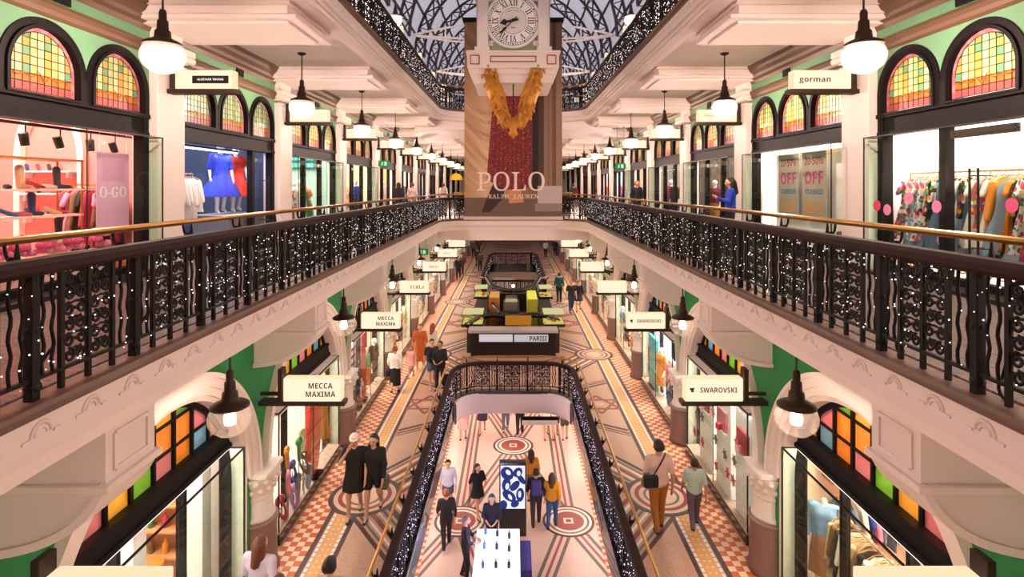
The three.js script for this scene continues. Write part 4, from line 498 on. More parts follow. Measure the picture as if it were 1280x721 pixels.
// ================= street level shops =================
const RL = AR - .1, TY = 2.86;
const hueL = [0xefb848, 0xe6a6ac, 0xf2d05a, 0xa0d850, 0xe8acb2, 0xeeb444, 0x9cc8dc, 0xf0bc50];
const gLun = (() => { const out = [], lead = []; const clamp = (z, y) => { const q = Math.hypot(z, y - AC); return q > RL ? [z * RL / q, AC + (y - AC) * RL / q] : [z, y]; }; const ys = [TY, 3.22, 3.62, 4.02];
  for (let j = 0; j < 3; j++) for (let i = 0; i < 8; i++) { const z0 = -1.8 + i * .45, q = [[z0 + .03, ys[j] + .02], [z0 + .42, ys[j] + .02], [z0 + .42, ys[j + 1] - .02], [z0 + .03, ys[j + 1] - .02]].map(p => clamp(...p)); let A = 0; for (let k = 0; k < 4; k++) { const a = q[k], b = q[(k + 1) % 4]; A += a[0] * b[1] - a[1] * b[0]; } if (A < .02) continue; out.push([wallGeo(poly(q), .012, 1), hueL[(i + j * 3) % 8]]); }
  for (let i = 1; i < 8; i++) { const z = -1.8 + i * .45, y1 = AC + Math.sqrt(Math.max(0, RL * RL - z * z)); lead.push(bx(-.04, .06, TY, y1, -z - .028, -z + .028)); } for (const y of ys.slice(1)) { const w = Math.sqrt(Math.max(0, RL * RL - (y - AC) ** 2)); lead.push(bx(-.03, .05, y - .018, y + .018, -w, w)); }
  const S = new THREE.Shape(); const a = Math.asin((TY - AC) / RL); S.absarc(0, AC, RL, a, PI - a, false); S.absarc(0, AC, RL - .09, PI - a, a, true); lead.push(wallGeo(S, .12, 24).translate(-.04, 0, 0)); return { out, lead: merge(lead) }; })();
const gTrans = merge([bx(-.1, .14, 2.62, 2.88, -1.9, 1.9), bx(-.14, .14, 2.86, 2.92, -1.86, 1.86), bx(-.13, .14, 2.56, 2.64, -1.95, 1.95)]);
const gJamb = bx(-.06, .1, 0, 2.6, -.06, .06), gMull = bx(-.04, .08, 0, 2.6, -.04, .04);
const gVit = merge([sheet(-.357, .2, 2.55, -1.85, 1.85), fin(-.36, -.02, .2, 2.55, -1.85), fin(-.36, -.02, .2, 2.55, 1.85)]);
const gVitTrim = merge([bx(-.37, -.345, 2.54, 2.565, -1.86, 1.86), bx(-.37, 0, 2.54, 2.565, -1.865, -1.845), bx(-.37, 0, 2.54, 2.565, 1.845, 1.865), bx(-.37, -.345, .2, 2.55, -1.865, -1.845), bx(-.37, -.345, .2, 2.55, 1.845, 1.865), bx(-.364, -.35, .2, 2.55, -.02, .0)]);
const gBase = rb(-.4, 0, 0, .2, -1.9, 1.9, .012), gLedge = bx(-.38, -.06, .2, .23, -1.88, 1.88), gTop = bx(-.36, -.05, 2.5, 2.56, -1.85, 1.85);
function shopGd(s, k, lab, o = {}) {
  const t = thing('shopfront', lab, 'shopfront', s * (XG + .28), GND, -MID(k), 0, o.group); for (const z of [-1.96, 1.96]) mesh('jamb', side(gJamb, s), M.dark, t, 0, 0, z); for (const z of [-.7, .7]) mesh('mullion', side(gMull, s), M.dark, t, 0, 0, z); mesh('transom', side(gTrans, s), M.dark, t); const ld = mesh('lunette_frame', side(gLun.lead, s), M.dark, t);
  for (const [g, c] of gLun.out) mesh('pane', side(g, s), stain(c), ld);
  for (const [z0, z1] of [[-1.9, -.74], [-.66, .66], [.74, 1.9]]) mesh('pane', side(sheet(.004, .2, 2.58, z0, z1), s), M.pane, t);
  mesh('base', side(gBase, s), M.blackGloss, t); mesh('display_ledge', side(gLedge, s), cm(o.ledge ?? 0xb9a090, .35), t); if (!o.open) { const dt = mesh('display_top', side(gTop, s), cm(0xe8e0dc), t); mesh('display_light', side(bx(-.33, -.2, 2.485, 2.5, -1.8, 1.8), s), panelGlow, dt); } else { mesh('display_light', side(bx(-.12, -.01, 2.54, 2.56, -1.8, 1.8), s), panelGlow, t); }
  if (k < 8) { const l = rectLight(.13, 3.6, WHITE, 60, t, -s * (o.open ? .065 : .265), o.open ? 2.53 : 2.47, 0); l.rotation.set(-PI / 2, s * .7, 0); }
  const b = mesh('vitrine_frame', side(gVitTrim, s), M.black, t); mesh('vitrine_glass', side(gVit, s), M.paneGreen, b);
}
const gdNames = { '-1': ['street level shopfront with coloured lunette and white interior', 'display window with the tall red board below a coloured lunette', 'display window with striped banners past the red board'], '1': ['street level shopfront with racks of clothes below a coloured lunette', 'white display window with red framed showcases', 'display window with turquoise panel past the white displays'] };
for (const s of [-1, 1]) for (let k = -1; k < NB - 1; k++) { if (k < 10) { const r = gdRooms[s][Math.max(0, k) % 7]; room(s, XG, GND, MID(k), roomGd, r[0], r[1], { ...r[2], light: k < 7 ? (r[2].light ?? 1) : 0 }); } shopGd(s, k, (k >= 0 && gdNames[s][k]) || (gdRoomName(s, k) ? `shopfront with coloured lunette of the ${gdRoomName(s, k)}` : 'street level shopfront with coloured lunette further along'), { group: gdRoomName(s, k) ? null : 'further street level shopfronts', open: k === 0 }); }
const foldG = [rb(-.17, .17, 0, .06, -.14, .14, .025), rb(-.16, .16, 0, .05, -.13, .13, .02)];
function stackOf(x, y, z, n, place, cols) { for (let i = 0; i < n; i++) { const c = cols[i % cols.length]; goods('folded_garment', foldG[i % 2], hues[c][0], x + rr(-.01, .01), y + i * .056, z, rr(-.1, .1), hues[c][1] + ' folded garment stacked ' + place, 'garment', 'folded garments ' + place); } }
// ---- clothing shop (+x, first bay)
{
  const X = XG; const pl = 'by the clothing shop window';
  rack(X + .75, GND + .03, 6.9, 9.2, 19, pl, { cols: [9, 4, 9, 10, 5], kinds: [3, 1], h: 1.58, mat: M.steel });
  const b = person(X + .72, 9.55, GND + .05, { mannequin: true, headless: true, h: 1.72, turn: -.5, walk: .02, wear: 'skirt', top: 0x7fa6cc, bottom: 0xb07a58, hem: .3, flare: .25, sleeve: .95, cell: .022 }, 'headless mannequin in a pale denim jacket by the clothing rail');
  rack(X + 2.0, GND + .03, 9.75, 9.75, 14, 'on the end wall of the clothing shop', { alongX: 1.9, cols: [11, 5, 0, 8, 2], kinds: [1, 4], h: 1.5 });
  rack(X + 2.9, GND + .03, 6.2, 9.3, 16, 'along the back of the clothing shop', { cols: [9, 0, 5, 11], kinds: [1, 3, 0], h: 1.5 });
  const sh = thing('shelf_unit', 'wooden wall shelves with folded clothes and orange light in the clothing shop', 'shelf', X + 1.9, GND + 1.75, -10.02); for (const y of [0, .38, .76]) mesh('shelf_board', rb(-.95, .95, y, y + .035, -.02, .3, .006), cm(0xb0703a), sh); for (const x of [-.94, .94]) mesh('side_board', rb(x - .015, x + .015, 0, .8, -.02, .3, .005), cm(0xb0703a), sh); mesh('light_strip', bx(-.9, .9, .74, .755, .25, .29), glow(0xff9a48, 3), sh);
  stackOf(X + 1.3, GND + 1.79, -9.74, 4, 'on the wall shelf', [5, 11]); stackOf(X + 1.9, GND + 1.79, -9.74, 5, 'on the wall shelf', [5, 9]); stackOf(X + 2.5, GND + 2.17, -9.74, 4, 'on the wall shelf', [8, 5]);
  const tb = thing('display_table', 'pale display table with folded clothes in the clothing shop', 'table', X + 1.75, GND + .03, -7.6); mesh('top', rb(-.45, .45, .8, .85, -1.0, 1.0, .012), cm(0xd8b8a0), tb); for (const x of [-.38, .38]) for (const z of [-.9, .9]) mesh('leg', bx(x - .03, x + .03, 0, .8, z - .03, z + .03), cm(0xb98a6a), tb);
  stackOf(X + 1.6, GND + .89, -8.3, 3, 'on the display table', [0, 7]); stackOf(X + 1.95, GND + .89, -8.25, 4, 'on the display table', [2, 8]); stackOf(X + 1.6, GND + .89, -7.7, 3, 'on the display table', [0, 5]); stackOf(X + 1.95, GND + .89, -7.1, 2, 'on the display table', [4, 9]);
}
// ---- white shop (-x, first bay)
{
  const X = -XG;
  for (const [x, d] of [[-.75, 9.5], [-1.7, 8.2], [-.75, 7.8]]) { const c = thing('display_column', 'square white post inside the white shop', 'column', X + x, GND + .03, -d, 0, 'white posts in the white shop'); mesh('shaft', rb(-.14, .14, .1, 4.6, -.14, .14, .012), M.white, c); mesh('foot', rb(-.17, .17, 0, .1, -.17, .17, .01), M.offwhite, c); }
  const sh = thing('shelf_unit', 'timber shelf wall with bottles in the white shop', 'shelf', X - 2.2, GND + .03, -9.85); mesh('back_board', rb(-1.2, 1.2, 0, 3, -.04, 0, .005), cm(0xb9794a), sh); for (const y of [.5, .95, 1.4, 1.85, 2.3]) mesh('shelf_board', rb(-1.2, 1.2, y, y + .04, 0, .3, .006), cm(0xc98a58), sh);
  for (const y of [.54, .99, 1.44, 1.89]) for (let i = 0; i < 9; i++) { const c = hues[(i * 5 + Math.round(y * 7)) % 12]; goods('bottle', lathe([[.001, 0], [.05, 0], [.05, .15], [.02, .2], [.02, .25], [.001, .25]], 10), c[0], X - 3.2 + i * .25, GND + .03 + y, -9.7, 0, c[1] + ' bottle on the timber shelf wall', 'bottle', 'bottles on the timber shelf wall'); }
  const cab = thing('counter', 'white counter with red handbag inside the white shop', 'counter', X - 1.0, GND + .03, -6.6); mesh('body', rb(-.4, .4, 0, 1.0, -.9, .9, .015), M.white, cab); mesh('top', rb(-.43, .43, 1.0, 1.04, -.93, .93, .01), M.offwhite, cab);
  const hb = thing('handbag', 'red handbag on the white counter', 'bag', X - .9, GND + 1.07, -7.0); mesh('bag_body', rb(-.14, .14, 0, .2, -.08, .08, .04), cm(0xc0392b, .4), hb); mesh('strap', new THREE.TorusGeometry(.09, .01, 5, 12, PI).translate(0, .18, 0), cm(0xc0392b, .4), hb);
  const st = thing('stool', 'orange stool in front of the timber shelf wall', 'stool', X - 1.4, GND + .03, -9.2); mesh('seat', lathe([[.001, .62], [.2, .62], [.21, .65], [.2, .68], [.001, .68]], 16), cm(0xe0782a), st); for (const [a, b] of [[-1, -1], [1, -1], [-1, 1], [1, 1]]) mesh('leg', bar([a * .18, 0, b * .18], [a * .12, .63, b * .12], .015, 6), cm(0xe0782a), st);
  rack(X - 2.6, GND + .03, 6.0, 8.8, 12, 'along the back of the white shop', { cols: [2, 11, 5, 8], kinds: [1, 3] });
}
// ---- red board window (-x, second bay)
{
  const X = -XG - .12; const S = new THREE.Shape(); S.ellipse(0, 1.2, .36, 1.15, 0, PI * 2); const r = thing('display_board', 'tall glossy red oval board standing in the display window', 'display', X + .08, GND + .24, -12.9); mesh('board', wallGeo(S, .07, 24, .015), phy(0xe0301c, .25, { clearcoat: .6 }), r); mesh('stand', bx(-.12, .2, 0, .06, -.2, .2), M.dark, r);
  for (let i = 0; i < 10; i++) { const c = hues[[6, 0, 3, 7, 2, 1, 8, 10, 9, 11][i]]; const q = thing('ring_sculpture', `${c[1]} looped ring sculpture beside the red board`, 'sculpture', X + .1 + (i % 2) * .08, GND + .24, -11.15 - i * .14, rr(-.5, .5)); mesh('loop', merge([new THREE.TorusGeometry(.1, .035, 7, 16).scale(.7, 2.1, 1).rotateZ(rr(-.5, .5)).rotateY(rr(.6, 1.8)).translate(0, .25 + (i % 3) * .42, 0), new THREE.TorusGeometry(.07, .03, 7, 14).rotateY(rr(.6, 2)).translate(0, .46 + (i % 3) * .42, .02)]), cm(c[0], .35), q); mesh('rod', cyl(.012, .012, .3 + (i % 3) * .42, 6), M.steel, q); }
  const gb = thing('fabric_drape', 'gold draped fabric at the end of the red board window', 'fabric', X + .08, GND + 2.4, -13.6); mesh('cloth', cloth([[0, .08], [-.4, .13], [-1, .12], [-1.6, .17]], .4, 6, .3), cm(0xb07a28, .6), gb); mesh('hook', cyl(.008, .008, .12, 5), M.steel, gb);
  const sh = thing('shelf_unit', 'dark shelving with white vases behind the ring sculptures', 'shelf', X - .6, GND + .03, -11.4); mesh('back_board', rb(-.5, -.46, 0, 2.3, -.9, .9, .005), cm(0x4a403c), sh); for (const y of [.5, 1.0, 1.5, 2.0]) mesh('shelf_board', rb(-.5, -.1, y, y + .04, -.9, .9, .006), cm(0x6a5c54), sh);
  for (let i = 0; i < 8; i++) goods('vase', lathe([[.001, 0], [.06, 0], [.09, .1], [.05, .2], [.06, .24], [.001, .22]], 12), i % 3 ? 0xf0e6de : 0xd86a5a, X - .9, GND + .57 + .5 * (i % 4), -10.8 - (i >> 2) * .5, 0, (i % 3 ? 'white' : 'coral') + ' vase on the dark shelving', 'vase', 'vases on the dark shelving');
  for (let i = 0; i < 3; i++) { const p = thing('stripe_banner', ['white banner with crimson stripes in the second display window', 'navy banner in the second display window', 'crimson banner in the second display window'][i], 'banner', X + .06, GND + .24, -16.2 - i * .6); mesh('sheet', rb(-.02, .02, .1, 2.2, -.22, .22, .008), cm([0xf3e6e2, 0x24263a, 0xc0384a][i]), p); if (!i) for (let j = 0; j < 9; j++) mesh('stripe', rb(.015, .026, .2 + j * .22, .28 + j * .22, -.2, .2, .004), cm(0xc0384a), p); mesh('foot', rb(-.1, .1, 0, .1, -.15, .15, .01), M.dark, p); }
}
// ---- white jewellery window (+x, second bay)
{
  const X = XG + .12;
  for (let i = 0; i < 3; i++) { const d = 11.2 + i * 1.1, p = thing('display_stand', ['tall white panel with red showcase nearest the column', 'tall white panel with pink jar showcase', 'tall white panel with small open showcase'][i], 'panel', X - .06, GND + .24, -d); mesh('board', rb(-.04, .1, 0, 2.25, -.42, .42, .01), cm(0xfaf6f6), p); mesh('showcase', rb(-.09, -.03, 1.35, 1.8, -.26, .26, .01), cm([0xb0202c, 0xc97a8a, 0x9a3a4a][i], .4), p); mesh('shelf', rb(-.13, -.03, 1.32, 1.36, -.28, .28, .006), M.white, p);
    goods('perfume_box', rb(-.05, .05, 0, .14, -.06, .06, .015), [0xf0b8c0, 0xd84a5c, 0xe8d8d8][i], X - .2, GND + 1.6, -d, .3, ['pale pink', 'red', 'pearl'][i] + ' gift box in the white display showcase', 'box'); }
  const fl = (() => { const g = []; for (let i = 0; i < 3; i++) g.push(bx(-.004, .004, -.13, .13, -.014, .014).rotateX(i * PI / 3)); for (let i = 0; i < 6; i++) g.push(bx(-.004, .004, .06, .075, -.05, .05).rotateX(i * PI / 3)); return merge(g); })();
  let n = 0; for (const d of [11.3, 11.9, 12.5, 13.2, 13.8]) for (const y of [.8, 1.3, 1.9]) { const m = tag(mesh('snowflake_sticker', fl, cm([0xb03a50, 0x6a5a60, 0xc96a78][n++ % 3]), null, X - .22, GND + y + rr(-.15, .15), -d + rr(-.15, .15)), ['crimson', 'grey', 'rose'][(n - 1) % 3] + ' snowflake sticker on the white display window', 'sticker', 'snowflake stickers'); m.rotation.x = rr(0, 1); }
  const tq = thing('display_stand', 'turquoise fabric panel in the window past the white displays', 'panel', X - .06, GND + .24, -18.6); mesh('board', rb(-.03, .05, 0, 1.7, -.5, .5, .01), cm(0x2ab0c0), tq); mesh('foot', rb(-.1, .1, 0, .05, -.3, .3, .01), M.dark, tq);
  person(X - .02, 16.3, GND + .23, { mannequin: true, turn: -1.2, h: 1.6, walk: .02, wear: 'skirt', top: 0xd84a4a, bottom: 0x3a5a9a, hem: .4, cell: .03 }, 'small mannequin in red top and blue skirt in the display window');
}
for (const s of [-1, 1]) for (let k = 2; k < 7; k++) for (let i = 0; i < 3; i++) { const c = hues[(k * 5 + i * 3 + (s > 0 ? 2 : 0)) % 12]; person(s * (XG + .14), PIER(k) + 1.4 + i * 1.1 + .2, GND + .23, { mannequin: true, h: 1.55, turn: s < 0 ? 1.2 : -1.2, walk: .02, wear: i % 2 ? 'dress' : 'trousers', top: c[0], bottom: hues[(k + i) % 12][0], hem: .4, cell: .035 }, `mannequin in ${c[1]} in the ${gdRooms[s][k][1]} street level window`, 'street level window mannequins'); }
// ================= mosaic inlays =================
const IN = { plum: cm(0x4c3032, .45), brick: cm(0x8a3c2e, .45), grey: cm(0x6c625c, .45), white: cm(0xf0e2d6, .45), tan: cm(0xd9a060, .45), orange: cm(0xc8602e, .45), cream: cm(0xecc9ae, .45), rose: cm(0x9c4e46, .45), field: cm(0xdcb49a, .45) };
function strip(a, b, w, m, parent, Y, h = .006) { const L = Math.hypot(b[0] - a[0], b[1] - a[1]); const q = mesh('inlay_band', bx(-w / 2, w / 2, 0, h, -L / 2, L / 2), m, parent, (a[0] + b[0]) / 2, Y, -(a[1] + b[1]) / 2); q.rotation.y = Math.atan2(b[0] - a[0], -(b[1] - a[1])); return q; }
const ringG = (r0, r1, h) => lathe([[r0, 0], [r1, 0], [r1, h], [r0, h], [r0, 0]], 40);
function medallion(x, d, Y, parent, R, spec) { for (const [r0, r1, m, h] of spec) mesh('inlay_ring', r0 ? ringG(r0 * R, r1 * R, h) : cyl(r1 * R, r1 * R, h, 40), m, parent, x, Y, -d); }
const starShape = (r, w) => { const g = []; for (const off of [0, PI]) for (let i = 0; i < 3; i++) { const a = off + i * PI * 2 / 3 + PI / 2, b = a + PI * 2 / 3; const A = [r * Math.cos(a), r * Math.sin(a)], B = [r * Math.cos(b), r * Math.sin(b)], L = Math.hypot(A[0] - B[0], A[1] - B[1]); g.push(bx(-L / 2, L / 2, 0, .01 + (off ? .001 : 0), -w / 2, w / 2).rotateY(-Math.atan2(B[1] - A[1], B[0] - A[0])).translate((A[0] + B[0]) / 2, 0, (A[1] + B[1]) / 2)); } return g; };
for (const s of [-1, 1]) {
  const g0 = gFloor, D0 = 8.2, D1 = 82, Y = GND;
  for (const [x0, x1, m] of [[3.33, 3.42, IN.plum], [3.5, 3.74, IN.tan], [3.84, 3.94, IN.plum]]) strip([s * (x0 + x1) / 2, D0], [s * (x0 + x1) / 2, D1], x1 - x0, m, g0, Y, .004);
  const dash = []; for (let d = D0; d < 60; d += .14) for (const x of [3.46, 3.79]) dash.push(bx(s * x - .028, s * x + .028, 0, .004, -d - .1, -d)); stuff(mesh('white_tiles', merge(dash), IN.white, g0, 0, Y, 0));
  const dots = []; for (let d = D0; d < 22; d += .16) for (const x of [3.57, 3.67]) dots.push(bx(s * x - .02, s * x + .02, 0, .0065, -d - .05, -d - .01)); stuff(mesh('dot_tiles', merge(dots), IN.cream, g0, 0, Y, 0));
  // checker border: near tiles one by one, the rest joined
  const tg = bx(-.068, .068, 0, .006, -.068, .068), far = [[], []];
  for (let i = 0, d = D0 + .5; d < 60; d += .14, i++) for (let j = 0; j < 4; j++) { const x = s * (4.01 + j * .14); if (d < 13.7) mesh('tile', tg, (i + j) % 2 ? IN.orange : IN.cream, g0, x, Y, -d); else far[(i + j) % 2].push(tg.clone().translate(x, 0, -d)); }
  stuff(mesh('checker_tiles', merge(far[1]), IN.orange, g0, 0, Y, 0)); stuff(mesh('checker_tiles', merge(far[0]), IN.cream, g0, 0, Y, 0));
  // repeating field: ring medallions and six pointed stars, joined by bundles of diagonal stripes
  for (let n = 0; n < 9; n++) { const d = 12.5 + n * 5.25, kx = 3.35;
    if (n % 2 === 0) { medallion(s * kx, d, Y, g0, .8, [[.86, 1, IN.plum, .0075], [.74, .86, IN.field, .0078], [.62, .74, IN.brick, .008], [.5, .62, IN.field, .0082], [.42, .5, IN.grey, .0084], [0, .42, IN.field, .0086]]);
      for (const dir of [-1, 1]) for (const [o, w, m] of [[-.52, .09, IN.plum], [-.39, .05, IN.grey], [-.29, .05, IN.white], [-.15, .1, IN.brick], [-.02, .05, IN.white], [.09, .06, IN.grey], [.25, .13, IN.plum], [.41, .06, IN.white], [.54, .1, IN.brick]]) { const ux = -.6, ud = .8 * dir, t0 = Math.sqrt(Math.max(0, .64 - o * o)) - .01, x0 = kx - .8 * o, e = [x0 + ux * t0, d + ud * t0 - dir * .6 * o], t1 = (e[0] - 2.06) / .6; if (t1 > .1) strip([s * e[0], e[1]], [s * (e[0] + ux * t1), e[1] + ud * t1], w, m, g0, Y, .005); }
    } else { const star = starShape(.72, .085); for (const q of star) mesh('inlay_star', q, IN.rose, g0, s * 2.75, Y, -d); mesh('inlay_star', cyl(.2, .2, .008, 6), IN.field, g0, s * 2.75, Y, -d); for (const dir of [-1, 1]) for (const [o, w, m] of [[1.15, .1, IN.plum], [1.35, .07, IN.brick], [1.5, .05, IN.grey]]) strip([s * 3.3, d + dir * (o + .75)], [s * 2.06, d + dir * o], w, m, g0, Y, .0045); } }
  // chevrons across the kiosk zone and beyond
}
for (let d = 20.5; d < 66; d += 2.6) { if (d > 34.6 && d < 51) continue; for (const s of [-1, 1]) for (const o of [0, .28, .5, .74]) strip([0, d + o], [s * 2.1, d + 1.5 + o], .1, [IN.plum, IN.brick, IN.grey, IN.plum][Math.round(o * 4) % 4], gFloor, GND, .005); }
// lowest floor
{
  const p = lowFloor, Y = LOW, spec = [[.9, 1, IN.plum, .008], [.8, .9, IN.white, .0082], [.72, .8, IN.grey, .0084], [.6, .72, IN.white, .0086], [0, .6, IN.rose, .0088], ];
  const pts = [[1.75, 17.5], [-1.68, 17.5], [0, 22.6], [1.75, 27.8], [-1.68, 27.8], [0, 12.3]];
  for (const [x, d] of pts) { medallion(x, d, Y, p, .82, spec); mesh('inlay_square', bx(-.15, .15, 0, .0095, -.15, .15), IN.white, p, x, Y, -d); mesh('inlay_square', bx(-.08, .08, 0, .0105, -.08, .08), IN.rose, p, x, Y, -d); }
  const link = (a, b) => { const L = Math.hypot(b[0] - a[0], b[1] - a[1]), ux = (b[0] - a[0]) / L, ud = (b[1] - a[1]) / L; for (const [o, w, m] of [[-.2, .1, IN.grey], [0, .08, IN.rose], [.2, .1, IN.grey]]) strip([a[0] + ux * .8 - ud * o, a[1] + ud * .8 + ux * o], [b[0] - ux * .8 - ud * o, b[1] - ud * .8 + ux * o], w, m, p, Y, .005); };
  link(pts[0], pts[2]); link(pts[1], pts[2]); link(pts[2], pts[3]); link(pts[2], pts[4]); link(pts[5], pts[0]); link(pts[5], pts[1]); link(pts[0], pts[3]); link(pts[1], pts[4]); link(pts[0], [3.6, 13.2]); link(pts[1], [-3.6, 13.2]);
  const a = [[], []], tg = bx(-.068, .068, 0, .006, -.068, .068); for (const s of [-1, 1]) for (let i = 0, d = 12; d < 30; d += .14, i++) for (let j = 0; j < 5; j++) a[(i + j) % 2].push(tg.clone().translate(s * (2.66 + j * .14), 0, -d)); stuff(mesh('checker_tiles', merge(a[0]), IN.orange, p, 0, Y, 0)); stuff(mesh('checker_tiles', merge(a[1]), IN.cream, p, 0, Y, 0));
  // ceiling panels that light the lowest level (above, under the street floor)
  for (const s of [-1, 1]) for (const d of [11, 16, 21, 26, 31, 38, 45]) { const t = thing('ceiling_light', 'flat ceiling light panel over the lowest level', 'lamp', s * 2.9, GND - .78, -d, 0, 'lowest level ceiling lights'); mesh('frame', rb(-.45, .45, 0, .05, -1.1, 1.1, .01), M.white, t); mesh('light_panel', bx(-.4, .4, -.012, 0, -1.05, 1.05), panelGlow, t); rectLight(.8, 2.1, 0xffe4d6, 15, t, 0, -.03, 0); }
  for (const d of [21, 25]) { const t = thing('ceiling_light', 'flat ceiling light panel past the void edge of the lowest level', 'lamp', 0, GND - .78, -d, 0, 'lowest level ceiling lights past the void'); mesh('frame', rb(-.7, .7, 0, .05, -.7, .7, .01), M.white, t); mesh('light_panel', bx(-.65, .65, -.012, 0, -.65, .65), panelGlow, t); rectLight(1.3, 1.3, 0xffe4d6, 14, t, 0, -.03, 0); }
  // pale lit bulkhead under the far rim of the opening, with a small sign
  const bk = thing('bulkhead', 'smooth white curved bulkhead below the far balustrade', 'bulkhead', 0, GND - .76, -18.78); mesh('panel', sweep(ringPts(1.9, -40, .14, .95).slice(0, 16), [[-.03, .0], [-.05, .02], [-.05, .66], [-.03, .7], [.02, .7], [.02, 0]], false), phy(0xf3e4ea, .5), bk); mesh('shadow_gap', bx(-1.0, 1.0, .3, .32, .0, .02).translate(0, 0, -.2), M.white, bk);
  const sn = thing('hanging_sign', 'white strip sign with thin lettering under the bulkhead', 'sign', .9, GND - 1.02, -18.6); const tx = canvas(256, 32, (c, w, h) => { c.fillStyle = '#f6ecec'; c.fillRect(0, 0, w, h); c.fillStyle = '#4a3a40'; c.font = '20px sans-serif'; c.fillText('· · · · · · · ·', 40, 22); }); mesh('sign_box', rb(-.6, .6, 0, .16, -.05, .05, .01), M.white, sn); mesh('sign_bracket', bx(-.6, .6, .16, .26, -.04, .04), M.dark, sn);
}
// digital totem and glowing counter on the lowest floor
{
  const [x, d] = onFloor(641, 668, LOW); const t = thing('digital_totem', 'tall black digital totem with white and blue screen', 'screen', x, LOW, -d); mesh('housing', rb(-.41, .41, 0, 2.25, -.1, .1, .02), M.blackGloss, t);
  const tx = canvas(256, 384, (c, w, h) => { c.fillStyle = '#f4f6ff'; c.fillRect(0, 0, w, h); c.fillStyle = '#1c2f7a'; for (const [X, Y, a, b, r] of [[70, 70, 70, 58, .4], [180, 60, 52, 40, -.5], [215, 120, 60, 26, .8], [60, 170, 46, 60, .2], [150, 180, 60, 34, -.7], [90, 270, 76, 44, .5], [205, 260, 42, 62, .1], [150, 340, 44, 32, -.3], [30, 350, 40, 42, 0]]) { c.beginPath(); c.ellipse(X, Y, a, b, r, 0, 7); c.fill(); } c.fillStyle = '#f4f6ff'; for (const [X, Y, a, b, r] of [[80, 60, 30, 20, .6], [190, 70, 20, 24, 0], [70, 185, 20, 30, .2], [100, 280, 30, 16, .9], [200, 255, 16, 30, 0]]) { c.beginPath(); c.ellipse(X, Y, a, b, r, 0, 7); c.fill(); } });
  mesh('screen', new THREE.PlaneGeometry(.74, 1.3).translate(0, 1.5, .104), new THREE.MeshStandardMaterial({ color: 0x111111, emissive: 0xffffff, emissiveMap: tx, emissiveIntensity: 1.3 }), t); rectLight(.7, 1.2, 0xdfe6ff, 3, t, 0, 1.5, .13, 0).rotation.set(0, PI, 0);
  const [cx, cd] = [-.42, 14.6]; const c = thing('glowing_counter', 'white backlit display counter with bottles on the lowest floor', 'counter', cx, LOW, -cd); mesh('base', rb(-.58, .58, 0, .86, -1.0, 1.0, .02), cm(0xe6e0f0), c); mesh('light_top', rb(-.6, .6, .86, .92, -1.02, 1.02, .01), glow(0xf2f4ff, 1.8), c); pointLight(0xcdbcff, 5, c, 0, 1.35, 0); mesh('side_panel', rb(.6, .9, 0, .8, -.7, .5, .02), cm(0x3a3078), c);
  for (let i = 0; i < 9; i++) goods('bottle', lathe([[.001, 0], [.04, 0], [.04, .12], [.015, .16], [.015, .21], [.001, .21]], 10), i % 3 ? 0x1c2030 : 0x5a7ab0, cx - .35 + (i % 3) * .33, LOW + .92, -cd - .7 + Math.floor(i / 3) * .6 + rr(-.1, .1), 0, (i % 3 ? 'dark' : 'blue') + ' cosmetic bottle on the backlit counter', 'bottle', 'bottles on the backlit counter');
}
